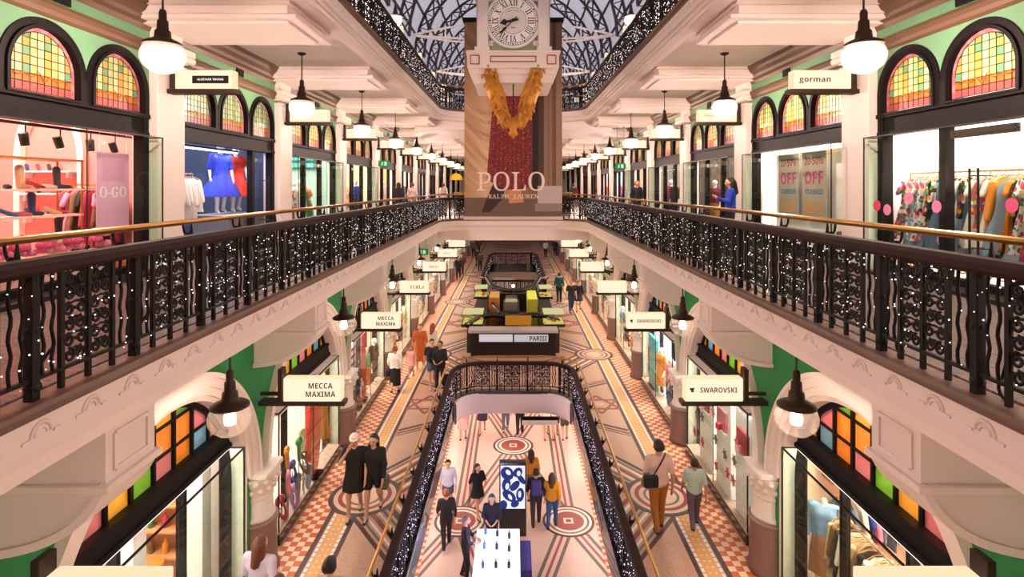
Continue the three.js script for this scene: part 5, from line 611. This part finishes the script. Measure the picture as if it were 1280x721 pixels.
// ================= hanging clock =================
{
  const t = thing('hanging_clock', 'large cream and green hanging clock with white dial and roman numerals', 'clock', 0, 3.1, -17.9); const c = M.creamCol, gr = cm(0xa9b98a), D = 1.15;
  mesh('plinth', merge([rb(-1.38, 1.38, .45, .95, -D - .2, D + .2, .03), rb(-1.25, 1.25, .28, .46, -D - .1, D + .1, .03), rb(-1.2, 1.2, .02, .3, -D - .05, D + .05, .04), rb(-1.42, 1.42, .9, .98, -D - .24, D + .24, .02)]), c, t);
  mesh('case', merge([rb(-1.12, 1.12, .95, 2.85, -D, D - .06, .02)]), gr, t);
  for (const x of [-1, 1]) for (const z of [-1, 1]) mesh('corner_post', merge([rb(x * .92 - .17, x * .92 + .17, .95, 2.9, z * D - .12, z * D + .12, .03), rb(x * .94 - .23, x * .94 + .23, .98, 1.12, z * D - .15, z * D + .15, .02), rb(x * .94 - .23, x * .94 + .23, 2.74, 2.9, z * D - .15, z * D + .15, .02)]), c, t);
  mesh('frieze', merge([rb(-1.22, 1.22, 2.85, 3.4, -D - .1, D + .1, .03), rb(-1.36, 1.36, 3.4, 3.55, -D - .2, D + .2, .02)]), c, t);
  const qf = merge([...[[-.09, 0], [.09, 0], [0, .09], [0, -.09]].map(([x, y]) => new THREE.CylinderGeometry(.085, .085, .05, 14).rotateX(PI / 2).translate(x, y, 0))]); for (const x of [-.48, 0, .48]) mesh('quatrefoil', qf, cm(0x9a5a28), t, x, 3.12, D + .1);
  const sq = (w, h) => merge([bx(-w, w, h - .015, h + .015, -.01, .02), bx(-w, w, -h - .015, -h + .015, -.01, .02), bx(-w - .015, -w + .015, -h, h, -.01, .02), bx(w - .015, w + .015, -h, h, -.01, .02)]);
  for (const x of [-1.15, 1.15]) { mesh('square_trim', sq(.13, .13), cm(0xa8604a), t, x, .7, D + .21); mesh('square_trim', sq(.13, .13), cm(0xa8604a), t, x * .92, 3.13, D + .11); } mesh('panel_trim', sq(.68, .08), cm(0xa8604a), t, 0, .72, D + .21);
  for (const x of [-.68, .68]) for (const y of [1.24, 2.6]) mesh('rosette', merge([0, 1, 2, 3].map(i => ball(.05, .06 * Math.cos(i * PI / 2 + .78), .06 * Math.sin(i * PI / 2 + .78), 0, 8, 6))), c, t, x, y, D);
  const tx = canvas(1024, 1024, (k, w, h) => { const R = 500; k.translate(512, 512); k.fillStyle = '#fbf6ee'; k.beginPath(); k.arc(0, 0, R, 0, 7); k.fill(); k.strokeStyle = '#241c1c'; k.lineWidth = 7; for (const r of [480, 440, 258]) { k.beginPath(); k.arc(0, 0, r, 0, 7); k.stroke(); } for (let i = 0; i < 60; i++) { k.save(); k.rotate(i * PI / 30); k.fillStyle = '#241c1c'; k.fillRect(-5, -480, i % 5 ? 10 : 22, 40); k.restore(); } k.fillStyle = '#e9e2d8'; k.beginPath(); k.arc(0, 0, 254, 0, 7); k.fill(); k.fillStyle = '#241c1c'; k.font = 'bold 150px serif'; k.textAlign = 'center'; k.textBaseline = 'middle'; ['XII', 'I', 'II', 'III', 'IIII', 'V', 'VI', 'VII', 'VIII', 'IX', 'X', 'XI'].forEach((n, i) => { k.save(); k.rotate(i * PI / 6); k.translate(0, -350); k.scale(n.length > 3 ? .62 : .8, 1.15); k.fillText(n, 0, 0); k.restore(); }); k.lineWidth = 12; k.strokeStyle = '#8a8078'; for (const [a0, a1] of [[-2.2, -1.75], [-1.7, -1.62], [-1.5, -.95]]) { k.beginPath(); k.arc(0, 0, 205, a0, a1); k.stroke(); } k.fillStyle = '#6a605a'; k.fillRect(-45, 128, 90, 18); });
  mesh('dial', new THREE.CircleGeometry(.79, 56).translate(0, 0, 0), std(0xffffff, .4, { map: tx }), t, 0, 1.92, D + .03); mesh('bezel', new THREE.TorusGeometry(.8, .05, 8, 48), M.white, t, 0, 1.92, D + .03);
  const hand = (L, w, a, z) => { const S = new THREE.Shape(); S.moveTo(-w * .5, -.16); S.lineTo(w * .5, -.16); S.lineTo(w * .45, L * .45); S.lineTo(w * 1.5, L * .62); S.lineTo(0, L); S.lineTo(-w * 1.5, L * .62); S.lineTo(-w * .45, L * .45); return extr(S, .012).rotateZ(-a).translate(0, 0, z); };
  mesh('hour_hand', hand(.42, .07, (8.62 / 12) * PI * 2, .06), M.black, t, 0, 1.92, D); mesh('minute_hand', hand(.62, .03, (37.5 / 60) * PI * 2, .08), M.black, t, 0, 1.92, D); mesh('hub', cyl(.05, .05, .05, 14).rotateX(PI / 2), M.black, t, 0, 1.92, D + .06);
  mesh('hanging_rod', merge([-1, 1].map(x => cyl(.05, .05, 9.5, 8, x * .9, 3.5, 0))), M.bronze, t);
  mesh('upper_stage', merge([rb(-1.0, 1.0, 3.5, 5.2, -.9, .9, .05), rb(-1.15, 1.15, 5.2, 5.45, -1.05, 1.05, .03)]), c, t);
  // gilded heraldic supporters leaning together under the clock
  const fig = s => { const g = []; const lx = y => s * (.22 + (y + 1.25) * .32); for (const [y, r, dz] of [[.35, .15, .05], [.2, .2, .06], [.0, .23, .08], [-.2, .26, .1], [-.45, .25, .08], [-.7, .22, .05], [-.95, .19, .02], [-1.1, .16, 0]]) g.push([lx(y), y, D - .1 + dz, r, lx(y - .12), y - .12, D - .1 + dz, r * .95]); g.push([lx(.4), .42, D + .05, .1, lx(.5) - s * .03, .5, D + .12, .09], [lx(-.1) - s * .1, -.05, D + .15, .06, lx(-.4) - s * .24, -.4, D + .2, .05], [lx(-.5), -.5, D + .1, .08, lx(-.85) + s * .08, -.8, D + .18, .06], [lx(.1) + s * .12, .15, D, .06, lx(-.3) + s * .15, -.3, D + .02, .05]); for (let i = 0; i < 12; i++) { const y = .3 - i * .12; g.push([lx(y) + .1 * Math.cos(i * 2.4), y, D + .06 + .08 * Math.sin(i * 2.4) + .06, .05, lx(y) + .13 * Math.cos(i * 2.4), y - .04, D + .14, .04]); } for (let i = 0; i < 40; i++) { const y = .42 - rnd() * 1.6, a = rnd() * 6.3; g.push([lx(y) + .21 * Math.cos(a), y, D + .05 + .19 * Math.abs(Math.sin(a)) + .03, .045, lx(y) + .27 * Math.cos(a), y - .1, D + .07 + .23 * Math.abs(Math.sin(a)), .022]); } return nets(g, .022, .02); };
  for (const s of [-1, 1]) mesh('gilded_figure', fig(s), M.gold, t, 0, .02, 0);
  mesh('gilded_pendant', nets([[-.22, -1.1, D, .1, .22, -1.1, D, .1], [-.16, -1.22, D + .02, .11, .16, -1.22, D + .02, .11], [0, -1.25, D + .02, .12, 0, -1.42, D + .02, .09], [-.08, -1.5, D, .07, .08, -1.5, D, .07], [0, -1.52, D, .08, 0, -1.66, D, .02]], .03, .05), M.gold, t); mesh('drop_rod', cyl(.02, .02, 1.2, 6, 0, -1.1, D - .05), M.bronze, t);
}
// ================= banner =================
{
  const t = thing('hanging_banner', 'tall fashion banner with a figure in a long red patterned skirt behind the clock', 'banner', 0, -1.08, -19.5); const W = 3.45, H = 6.9;
  const tx = canvas(720, 1440, (c, w, h) => {
    let g = c.createLinearGradient(0, 0, w, 0); g.addColorStop(0, '#a8805c'); g.addColorStop(.22, '#c9a888'); g.addColorStop(.6, '#8a6448'); g.addColorStop(1, '#6a4a38'); c.fillStyle = g; c.fillRect(0, 0, w, h);
    for (let i = 0; i < 46; i++) { c.strokeStyle = ['rgba(236,208,178,.22)', 'rgba(120,80,50,.2)', 'rgba(214,170,130,.22)'][i % 3]; c.lineWidth = rr(8, 40); c.beginPath(); const y = rr(-100, h * .8); c.moveTo(-20, y); c.bezierCurveTo(w * .1, y + 120, w * .2, y + 180, w * .36, y + rr(100, 420)); c.stroke(); }
    for (const [x, wd, col] of [[500, 46, '#241a1c'], [546, 40, '#4a342a'], [586, 60, '#8a6e5c'], [646, 30, '#6a5040'], [676, 44, '#987a66']]) { c.fillStyle = col; c.fillRect(x, 0, wd, h * .86); }
    for (let i = 0; i < 40; i++) { c.fillStyle = 'rgba(90,64,48,.25)'; c.fillRect(580 + rnd() * 140, 0, 2, h * .86); }
    c.fillStyle = '#6a5448'; c.fillRect(0, h * .9, w, h * .1); c.fillStyle = '#b9a9a6'; c.fillRect(540, h * .84, 180, h * .11); c.fillStyle = '#8a7a78'; c.fillRect(520, h * .93, 200, h * .04);
    c.fillStyle = '#3a2420'; c.beginPath(); c.moveTo(230, h * .8); c.lineTo(300, h * .8); c.lineTo(290, h * .9); c.lineTo(190, h * .975); c.lineTo(130, h * .975); c.lineTo(150, h * .93); c.fill(); c.fillStyle = '#c98a68'; c.beginPath(); c.moveTo(330, h * .8); c.lineTo(390, h * .8); c.lineTo(440, h * .925); c.lineTo(330, h * .93); c.fill();
    c.fillStyle = '#7a2024'; c.beginPath(); c.moveTo(270, 0); c.lineTo(500, 0); c.lineTo(540, h * .32); c.lineTo(500, h * .33); c.lineTo(498, h * .84); c.quadraticCurveTo(330, h * .9, 165, h * .8); c.lineTo(215, h * .36); c.lineTo(262, h * .16); c.fill();
    c.save(); c.clip(); for (let i = 0; i < 2600; i++) { c.fillStyle = ['#a06a48', '#8e3028', '#4a1418', '#a87a60', '#7a2226'][i % 5]; c.beginPath(); c.ellipse(150 + rnd() * 400, rnd() * h * .88, rr(1.5, 4), rr(2, 6), rnd() * 3, 0, 7); c.fill(); } for (let i = 0; i < 9; i++) { c.fillStyle = 'rgba(40,8,12,.28)'; c.beginPath(); c.moveTo(260 + i * 26, 300); c.lineTo(200 + i * 36, h * .88); c.lineTo(212 + i * 36, h * .88); c.fill(); } c.restore();
    c.fillStyle = '#d8a888'; c.fillRect(420, h * .33, 60, h * .1); c.fillStyle = '#e9e2dc'; c.fillRect(300, h * .1, 60, 120);
    c.fillStyle = '#e6d8ce'; c.textAlign = 'center'; c.font = '190px serif'; c.save(); c.translate(345, h * .865); c.scale(1.0, 1); c.fillText('POLO', 0, 0); c.restore(); c.font = '44px serif'; let x = 190; for (const ch of 'RALPH LAUREN') { c.fillText(ch, x, h * .905); x += 31; } });
  mesh('cloth', rb(-W / 2, W / 2, 0, H, -.012, .012, .004), cm(0x9a7a60), t); mesh('print', new THREE.PlaneGeometry(W, H).translate(0, H / 2, .015), std(0xffffff, .75, { map: tx }), t); mesh('bottom_bar', rb(-W / 2 - .03, W / 2 + .03, -.1, .02, -.04, .04, .01), cm(0xc9b8b0), t); mesh('top_bar', rb(-W / 2 - .05, W / 2 + .05, H - .02, H + .14, -.06, .06, .02), M.dark, t); mesh('cable', merge([-1.2, 1.2].map(x => cyl(.012, .012, 6.6, 5, x, H + .1, 0))), M.grey, t);
}
// ================= food kiosk on the street level =================
{
  const t = thing('food_kiosk', 'long black and grey food kiosk with glowing glass display cases', 'kiosk', 0, GND, -22.7); const P = (n, x0, x1, y0, y1, d0, d1, m, r = .02) => mesh(n, rb(x0, x1, y0, y1, -d1, -d0, r), m, t); const lit = glow(0xd8c860, 1.1), wh = cm(0xb9aeb0);
  P('front_counter', -1.75, 1.75, 0, .98, 0, .5, M.black); P('counter_top', -1.85, 1.85, .98, 1.1, -.08, .62, wh); P('side_counter', -1.95, -1.25, 0, .98, .5, 8.6, cm(0x3a3234)); P('side_counter', 1.25, 1.95, 0, .98, .5, 8.6, cm(0x3a3234)); P('rear_counter', -1.5, 1.5, 0, 1.0, 8.2, 8.8, M.black);
  const sx = canvas(512, 96, (c, w, h) => { c.fillStyle = '#d9ccd2'; c.fillRect(0, 0, w, h); c.fillStyle = '#1c1618'; c.font = 'bold 84px sans-serif'; c.textAlign = 'right'; c.textBaseline = 'middle'; c.fillText('PARISI', w - 20, h / 2 + 4); }); mesh('name_panel', merge([bx(-1.4, -.02, .62, .92, .0, .03)]), glow(0xe6d8de, 1.0), t); mesh('name_panel', new THREE.PlaneGeometry(1.4, .3).translate(.74, .77, .031), new THREE.MeshStandardMaterial({ color: 0x444444, map: sx, emissive: 0xffffff, emissiveMap: sx, emissiveIntensity: 1.0 }), t);
  for (const [x, d, w, l] of [[-1.75, .9, .95, 1.2], [1.75, .9, .95, 1.2], [-1.75, 6.8, .75, 1.2], [1.75, 6.8, .75, 1.2]]) { const g = mesh('display_case', rb(x - w / 2, x + w / 2, .98, 1.1, -d - l, -d, .02), M.black, t); mesh('case_light', bx(x - w / 2 + .05, x + w / 2 - .05, 1.1, 1.13, -d - l + .05, -d - .05), lit, g); mesh('case_light', bx(x - w / 2 + .03, x + w / 2 - .03, 1.52, 1.55, -d - l + .03, -d - .03), glow(0xeee6a8, .9), g); mesh('case_glass', bx(x - w / 2, x + w / 2, 1.12, 1.56, -d - .008, -d), M.pane, g); mesh('case_glass', bx(x - w / 2, x - w / 2 + .008, 1.12, 1.56, -d - l, -d), M.pane, g); }
  const curve = (pts, r) => mesh('curved_counter_edge', tube(pts, r, 30, 8), M.blackGloss, t); curve([[-1.95, 1.15, -.6], [-1.4, 1.2, -1.9], [-.7, 1.25, -2.0], [0, 1.2, -1.8], [.7, 1.25, -2.0], [1.3, 1.2, -2.1], [1.95, 1.15, -1.3]], .13); curve([[-1.5, 1.9, -8.4], [-1.1, 1.55, -7.6], [-.4, 1.4, -7.1], [.4, 1.4, -7.1], [1.1, 1.55, -7.6], [1.5, 1.9, -8.4]], .12); curve([[-1.3, 1.5, -6.3], [-.95, 1.2, -4.2], [-.6, 1.1, -3.0]], .08);
  P('work_unit', -.5, .3, 0, 1.1, 3.2, 6.2, M.black); P('oven', -.4, .2, 1.1, 1.5, 3.6, 4.4, M.steel); P('oven', -.4, .2, 1.1, 1.45, 4.8, 5.5, cm(0x2a2426)); P('menu_panel', -.35, .8, .9, 1.32, 1.55, 1.62, glow(0xe08a20, .7)); P('fridge_case', .7, 1.2, 0, 1.5, 4.2, 6.4, cm(0xb8b040)); P('fridge_light', .72, 1.18, 1.5, 1.53, 4.25, 6.35, glow(0xe6e050, 1.2)); P('wood_rack', -1.2, -.7, 0, 1.5, 4.5, 6.2, cm(0xb8703a)); P('rack_light', -1.18, -.72, 1.5, 1.53, 4.6, 6.1, glow(0xf0a850, .9)); P('kiosk_floor', -1.25, 1.25, 0, .02, .5, 8.2, cm(0x4a3c34), .005);
  for (let i = 0; i < 26; i++) { const x = (i % 2 ? 1 : -1) * rr(1.35, 1.95), c = pick([[0xd9902a, 'golden'], [0xb8602a, 'brown'], [0xe8c84a, 'yellow'], [0x7aa03a, 'green'], [0xc8402a, 'red']]); const m = goods('pastry', new THREE.SphereGeometry(.09, 8, 6).scale(1, .6, 1.2), c[0], x, GND + 1.17, -22.7 - (i < 16 ? rr(1.0, 2.0) : rr(6.9, 7.9)), rnd() * 3, c[1] + ' food item inside a glowing kiosk case', 'food', 'food in the kiosk cases'); }
  pointLight(0xffe08a, 10, t, 0, 2.1, -4.5); mesh('kiosk_lamp', merge([ball(.08, 0, 2.1, -4.5)]), glow(0xffe8b0, 6), t); mesh('lamp_post', cyl(.025, .025, .98, 8, 0, 1.08, -4.5), M.black, t);
}
// escalator in the second opening
{
  const t = thing('escalator', 'dark escalator with pale side panel sinking through the further opening', 'escalator', 0, GND, -43); const S = poly([[-7, -.05], [7, -3.6], [7, -4.1], [-7, -.6]]); mesh('ramp', wallGeo(S, 1.1, 2).translate(.3, 0, 0), M.black, t); for (const x of [.25, 1.35]) mesh('handrail', bar([x, .9, 7], [x, -2.7, -7], .05, 6), M.blackGloss, t); for (let i = 0; i < 24; i++) mesh('step', bx(.4, 1.3, -.1, .0, -.25, .25), M.grey, t, 0, -.06 - i * .148, 6.8 - i * .585); mesh('side_panel', rb(-1.5, .1, -.75, .0, -4, -.6, .03).translate(0, -.1, 4), cm(0xe0d2d4), t);
}
// ================= people =================
const who = (px, py, H, o, label, group) => { const [x, d] = onFloor(px, py, H); return person(x, d, H, { cell: .026, ...o }, label, group); };
// street level, -x side
who(443, 646, GND, { h: 1.74, turn: .1, walk: .1, wear: 'dress', top: 0x1c1a1c, hem: .58, flare: .24, sleeve: .45, arms: 'face', cap: 0xe9dcd4, hairCol: 0xd8c8b8, hair: 'short', shoe: 0x2f6a66, cell: .02 }, 'person in black tunic and white cap raising a hand by the checker border');
who(467, 645, GND, { h: 1.72, turn: -.05, walk: .14, wear: 'shorts', top: 0x1d1b1d, bottom: 0x1d1b1d, sleeve: .9, hair: 'long', shoe: 0x4a3a5a, bag: 'hand', bagCol: 0x6a6a58, cell: .02 }, 'person in black cardigan and shorts walking beside the white cap');
person(-3.85, 8.4, GND, { h: 1.66, turn: PI - .2, walk: .12, wear: 'trousers', top: 0xd2c6dc, bottom: 0x4a4a5a, sleeve: .9, hair: 'long', hairCol: 0x6a3a24, wide: 1.15, cell: .02 }, 'person with long auburn hair in lavender shirt by the white shop');
person(-2.62, 7.9, GND, { h: 1.68, turn: PI, walk: .1, wear: 'trousers', top: 0xd8b09a, bottom: 0x3a3a3a, hair: 'bun', hairCol: 0x1c1414, cell: .022 }, 'person with dark bun at the near end of the arcade walkway');
person(-3.25, 7.65, GND, { h: 1.6, turn: PI, walk: .1, wear: 'trousers', top: 0xb98a78, bottom: 0x3a3a3a, hair: 'long', hairCol: 0x5a3a2a, cell: .022 }, 'person with brown hair walking behind the dark bun');
who(494, 491, GND, { h: 1.58, turn: PI, walk: .1, wear: 'skirt', top: 0xeadfd8, bottom: 0x1a181a, hem: .3, flare: .2, hair: 'bun', hairCol: 0x8a4a28, bag: 'hand' }, 'person in white top and long black skirt seen from behind');
who(514, 472, GND, { h: 1.15, turn: 0, walk: .1, wear: 'dress', top: 0xe8a8a4, hem: .7, sleeve: .2, hair: 'long', hairCol: 0x7a4a2a }, 'child in pink dress walking by the display windows');
who(525, 461, GND, { h: 1.7, turn: .1, walk: .12, wear: 'dress', top: 0xc8642c, hem: .35, flare: .27, sleeve: .7, hair: 'short', hairCol: 0x8a3a1c, shoe: 0xe9e0d8 }, 'person in rust orange dress behind the child in pink');
who(541, 458, GND, { h: 1.66, turn: PI - .4, walk: .12, wear: 'skirt', top: 0xeadcd4, bottom: 0xd8c0b4, hem: .55, hair: 'long', hairCol: 0x9a4a28 }, 'person with auburn hair in pale top near the void corner');
who(540, 484, GND, { h: 1.66, turn: .3, walk: .15, wear: 'shorts', top: 0x22242e, bottom: 0x5a6a80, sleeve: .4, hair: 'short', shoe: 0xf0ece8 }, 'person in dark shirt, denim shorts and white trainers');
who(550, 487, GND, { h: 1.66, turn: -.2, walk: .06, wear: 'trousers', top: 0x1e1c22, bottom: 0x26242a, arms: 'front', hair: 'short', skin: 1 }, 'person in black looking down by the balustrade corner');
// +x side
who(823, 664, GND, { h: 1.84, turn: PI + .1, walk: .1, wear: 'trousers', top: 0xdcb8ac, bottom: 0xa8692c, sleeve: .45, hair: 'short', bag: 'sling', shoe: 0x3a2c28, cell: .02, skin: 1 }, 'person in pale pink shirt and mustard trousers with black sling bag');
who(868, 660, GND, { h: 1.42, turn: PI - .1, walk: .15, wear: 'trousers', top: 0xb8d0c4, bottom: 0x6a5a6c, sleeve: .45, hair: 'short', cell: .02, skin: 1 }, 'child in pale green shirt and purple trousers by the checker border');
who(699, 378, GND, { h: 1.78, turn: PI, walk: .1, wear: 'trousers', top: 0x1f5a48, bottom: 0x1c1a20, hair: 'short', cell: .034 }, 'person in dark green shirt walking away past the kiosk');
who(714, 390, GND, { h: 1.75, turn: .1, walk: .12, wear: 'trousers', top: 0x22282c, bottom: 0x2f3a52, sleeve: .4, hair: 'short', hairCol: 0x9a6a4a, cell: .034 }, 'person in dark shirt and jeans walking beside the kiosk');
who(723, 389, GND, { h: 1.7, turn: -.1, walk: .12, wear: 'skirt', top: 0x1f1f24, bottom: 0x2a3050, hem: .6, hair: 'short', cell: .034 }, 'person in black top and navy skirt walking beside the kiosk');
for (const [px, py, top, lab] of [[573, 349, 0x2a2230, 'person in dark coat far along the walkway beyond the kiosk'], [577, 345, 0x5a3038, 'person in maroon beyond the kiosk'], [597, 334, 0x2a2426, 'person in black by the escalator opening'], [600, 340, 0x3a3438, 'person in charcoal by the escalator opening'], [598, 318, 0x4a4048, 'person in grey far beyond the escalator'], [682, 322, 0xb8bcd0, 'person in pale blue shirt far beyond the escalator'], [694, 320, 0x1c1a1e, 'person in black far beyond the escalator'], [592, 322, 0x6a4a3a, 'person in brown far beyond the escalator']]) who(px, py, GND, { turn: rnd() < .5 ? 0 : PI, walk: .1, wear: 'trousers', top, bottom: 0x26242c, hair: 'short', cell: .045 }, lab);
// lowest level
who(597, 645, LOW, { h: 1.66, turn: .6, walk: .14, wear: 'dress', top: 0x18161a, hem: .68, sleeve: .45, arms: 'phone', hair: 'long', hairCol: 0x4a2a20 }, 'person in short black dress on the lowest floor');
who(558, 684, LOW, { h: 1.7, turn: PI + .2, walk: .16, wear: 'trousers', top: 0x1e1c22, bottom: 0x221f24, hair: 'short', hairCol: 0x8a5030 }, 'person in black striding past the lower medallion');
who(560, 640, LOW, { h: 1.68, turn: .1, walk: .12, wear: 'shorts', top: 0xc8cfe6, bottom: 0x4a5a86, hair: 'short' }, 'person in pale blue top under the void edge');
who(670, 657, LOW, { h: 1.78, turn: PI, walk: .12, wear: 'trousers', top: 0x2c2a3c, bottom: 0x3c3434, bag: 'backpack', bagCol: 0x4a3f86, hair: 'short' }, 'person with violet backpack beside the digital totem');
who(690, 660, LOW, { h: 1.7, turn: PI - .2, walk: .12, wear: 'trousers', top: 0xd8981c, bottom: 0x34588c, hair: 'long', hairCol: 0x4a2c1c }, 'person in mustard top and blue jeans on the lowest floor');
who(664, 625, LOW, { h: 1.7, turn: PI, walk: .1, wear: 'skirt', top: 0xc8862a, bottom: 0x8a6a3a, hem: .6, hair: 'long', hairCol: 0x3a2218 }, 'person in ochre top walking ahead of the violet backpack');
who(603, 541, LOW, { h: 1.66, turn: 0, walk: .12, wear: 'dress', top: 0x3a2c5a, hem: .6, hair: 'long' }, 'person in purple dress below the bulkhead');
who(579, 550, LOW, { h: 1.68, turn: PI, walk: .1, wear: 'skirt', top: 0xd8a0a8, bottom: 0xe0b8b8, hem: .5, hair: 'long' }, 'person in pale pink below the bulkhead');
who(650, 543, LOW, { h: 1.78, turn: PI, walk: .1, wear: 'trousers', top: 0x1e2028, bottom: 0x1a1a20, hair: 'short' }, 'person in dark suit below the bulkhead');
who(632, 538, LOW, { h: 1.66, turn: 0, walk: .1, wear: 'trousers', top: 0x4a6aa8, bottom: 0x6a7088, hair: 'short' }, 'person in blue shirt below the bulkhead');
who(683, 547, LOW, { h: 1.66, turn: .1, walk: .12, wear: 'dress', top: 0xf0e8e6, hem: .6, hair: 'long' }, 'person in white dress below the strip sign');
who(694, 547, LOW, { h: 1.74, turn: 0, walk: .1, wear: 'shorts', top: 0xe9e4e2, bottom: 0x22202a, hair: 'short' }, 'person in white shirt and black shorts below the strip sign');
who(706, 550, LOW, { h: 1.7, turn: PI, walk: .1, wear: 'shorts', top: 0x8a8468, bottom: 0x4a4438, hair: 'short' }, 'person in olive shirt below the strip sign');
person(-1.28, 14.9, LOW, { h: 1.7, turn: PI / 2, walk: .03, wear: 'trousers', top: 0x1a1a26, bottom: 0x1a1a20, arms: 'front', hair: 'short', hairCol: 0x8a7a86, cell: .026 }, 'attendant person in dark jacket leaning at the backlit counter');
person(-.62, 16.0, LOW, { h: 1.66, turn: 0, walk: .03, wear: 'trousers', top: 0x1c2030, bottom: 0x1a1a20, arms: 'front', hair: 'long', hairCol: 0x1f6a8a, nod: .4, cell: .026 }, 'person leaning over the backlit counter with teal light painted into the hair colour');  // teal cast of the lighting is put into the hair colour
// gallery
person(5.35, 13.6, GAL, { h: 1.7, turn: -PI / 2 - .3, walk: .06, wear: 'trousers', top: 0x1d3fb8, bottom: 0x18181e, sleeve: .95, arms: 'phone', hair: 'long', hairCol: 0x17120f, cell: .022 }, 'person in bright blue jacket with long dark hair in the gallery');
person(5.3, 23.6, GAL, { h: 1.72, turn: .4, walk: .08, wear: 'trousers', top: 0x22202a, bottom: 0x1c1c24, hair: 'short', hairCol: 0xb8542a, cell: .03 }, 'person in black with copper hair in the gallery');
person(5.2, 47, GAL, { turn: 0, wear: 'trousers', top: 0xc8302c, hair: 'short', cell: .04 }, 'person in red shirt far along the gallery');
person(4.9, 45, GAL, { turn: PI, wear: 'trousers', top: 0x3a2430, hair: 'short', cell: .04 }, 'person in plum jacket far along the gallery');
person(-5.6, 27, GAL, { turn: PI, walk: .1, wear: 'dress', top: 0x2a1c22, hem: .5, hair: 'long', cell: .032 }, 'person in black dress seen past the exit sign');
person(-5.2, 28.5, GAL, { turn: PI, walk: .08, wear: 'trousers', top: 0xd8c4c0, hair: 'short', cell: .032 }, 'person in pale shirt seen past the exit sign');
person(-4.55, 36, GAL, { turn: PI, walk: .08, wear: 'trousers', top: 0xe6e0dc, hair: 'short', cell: .036, bag: 'backpack', bagCol: 0xb89a90 }, 'person in white shirt far along the gallery beyond the bridge');
for (const c of scene.children) c.position.y += EYE;
scene.traverse(o => { if (o.isMesh) o.castShadow = o.receiveShadow = true; });
renderer.render(scene, camera);
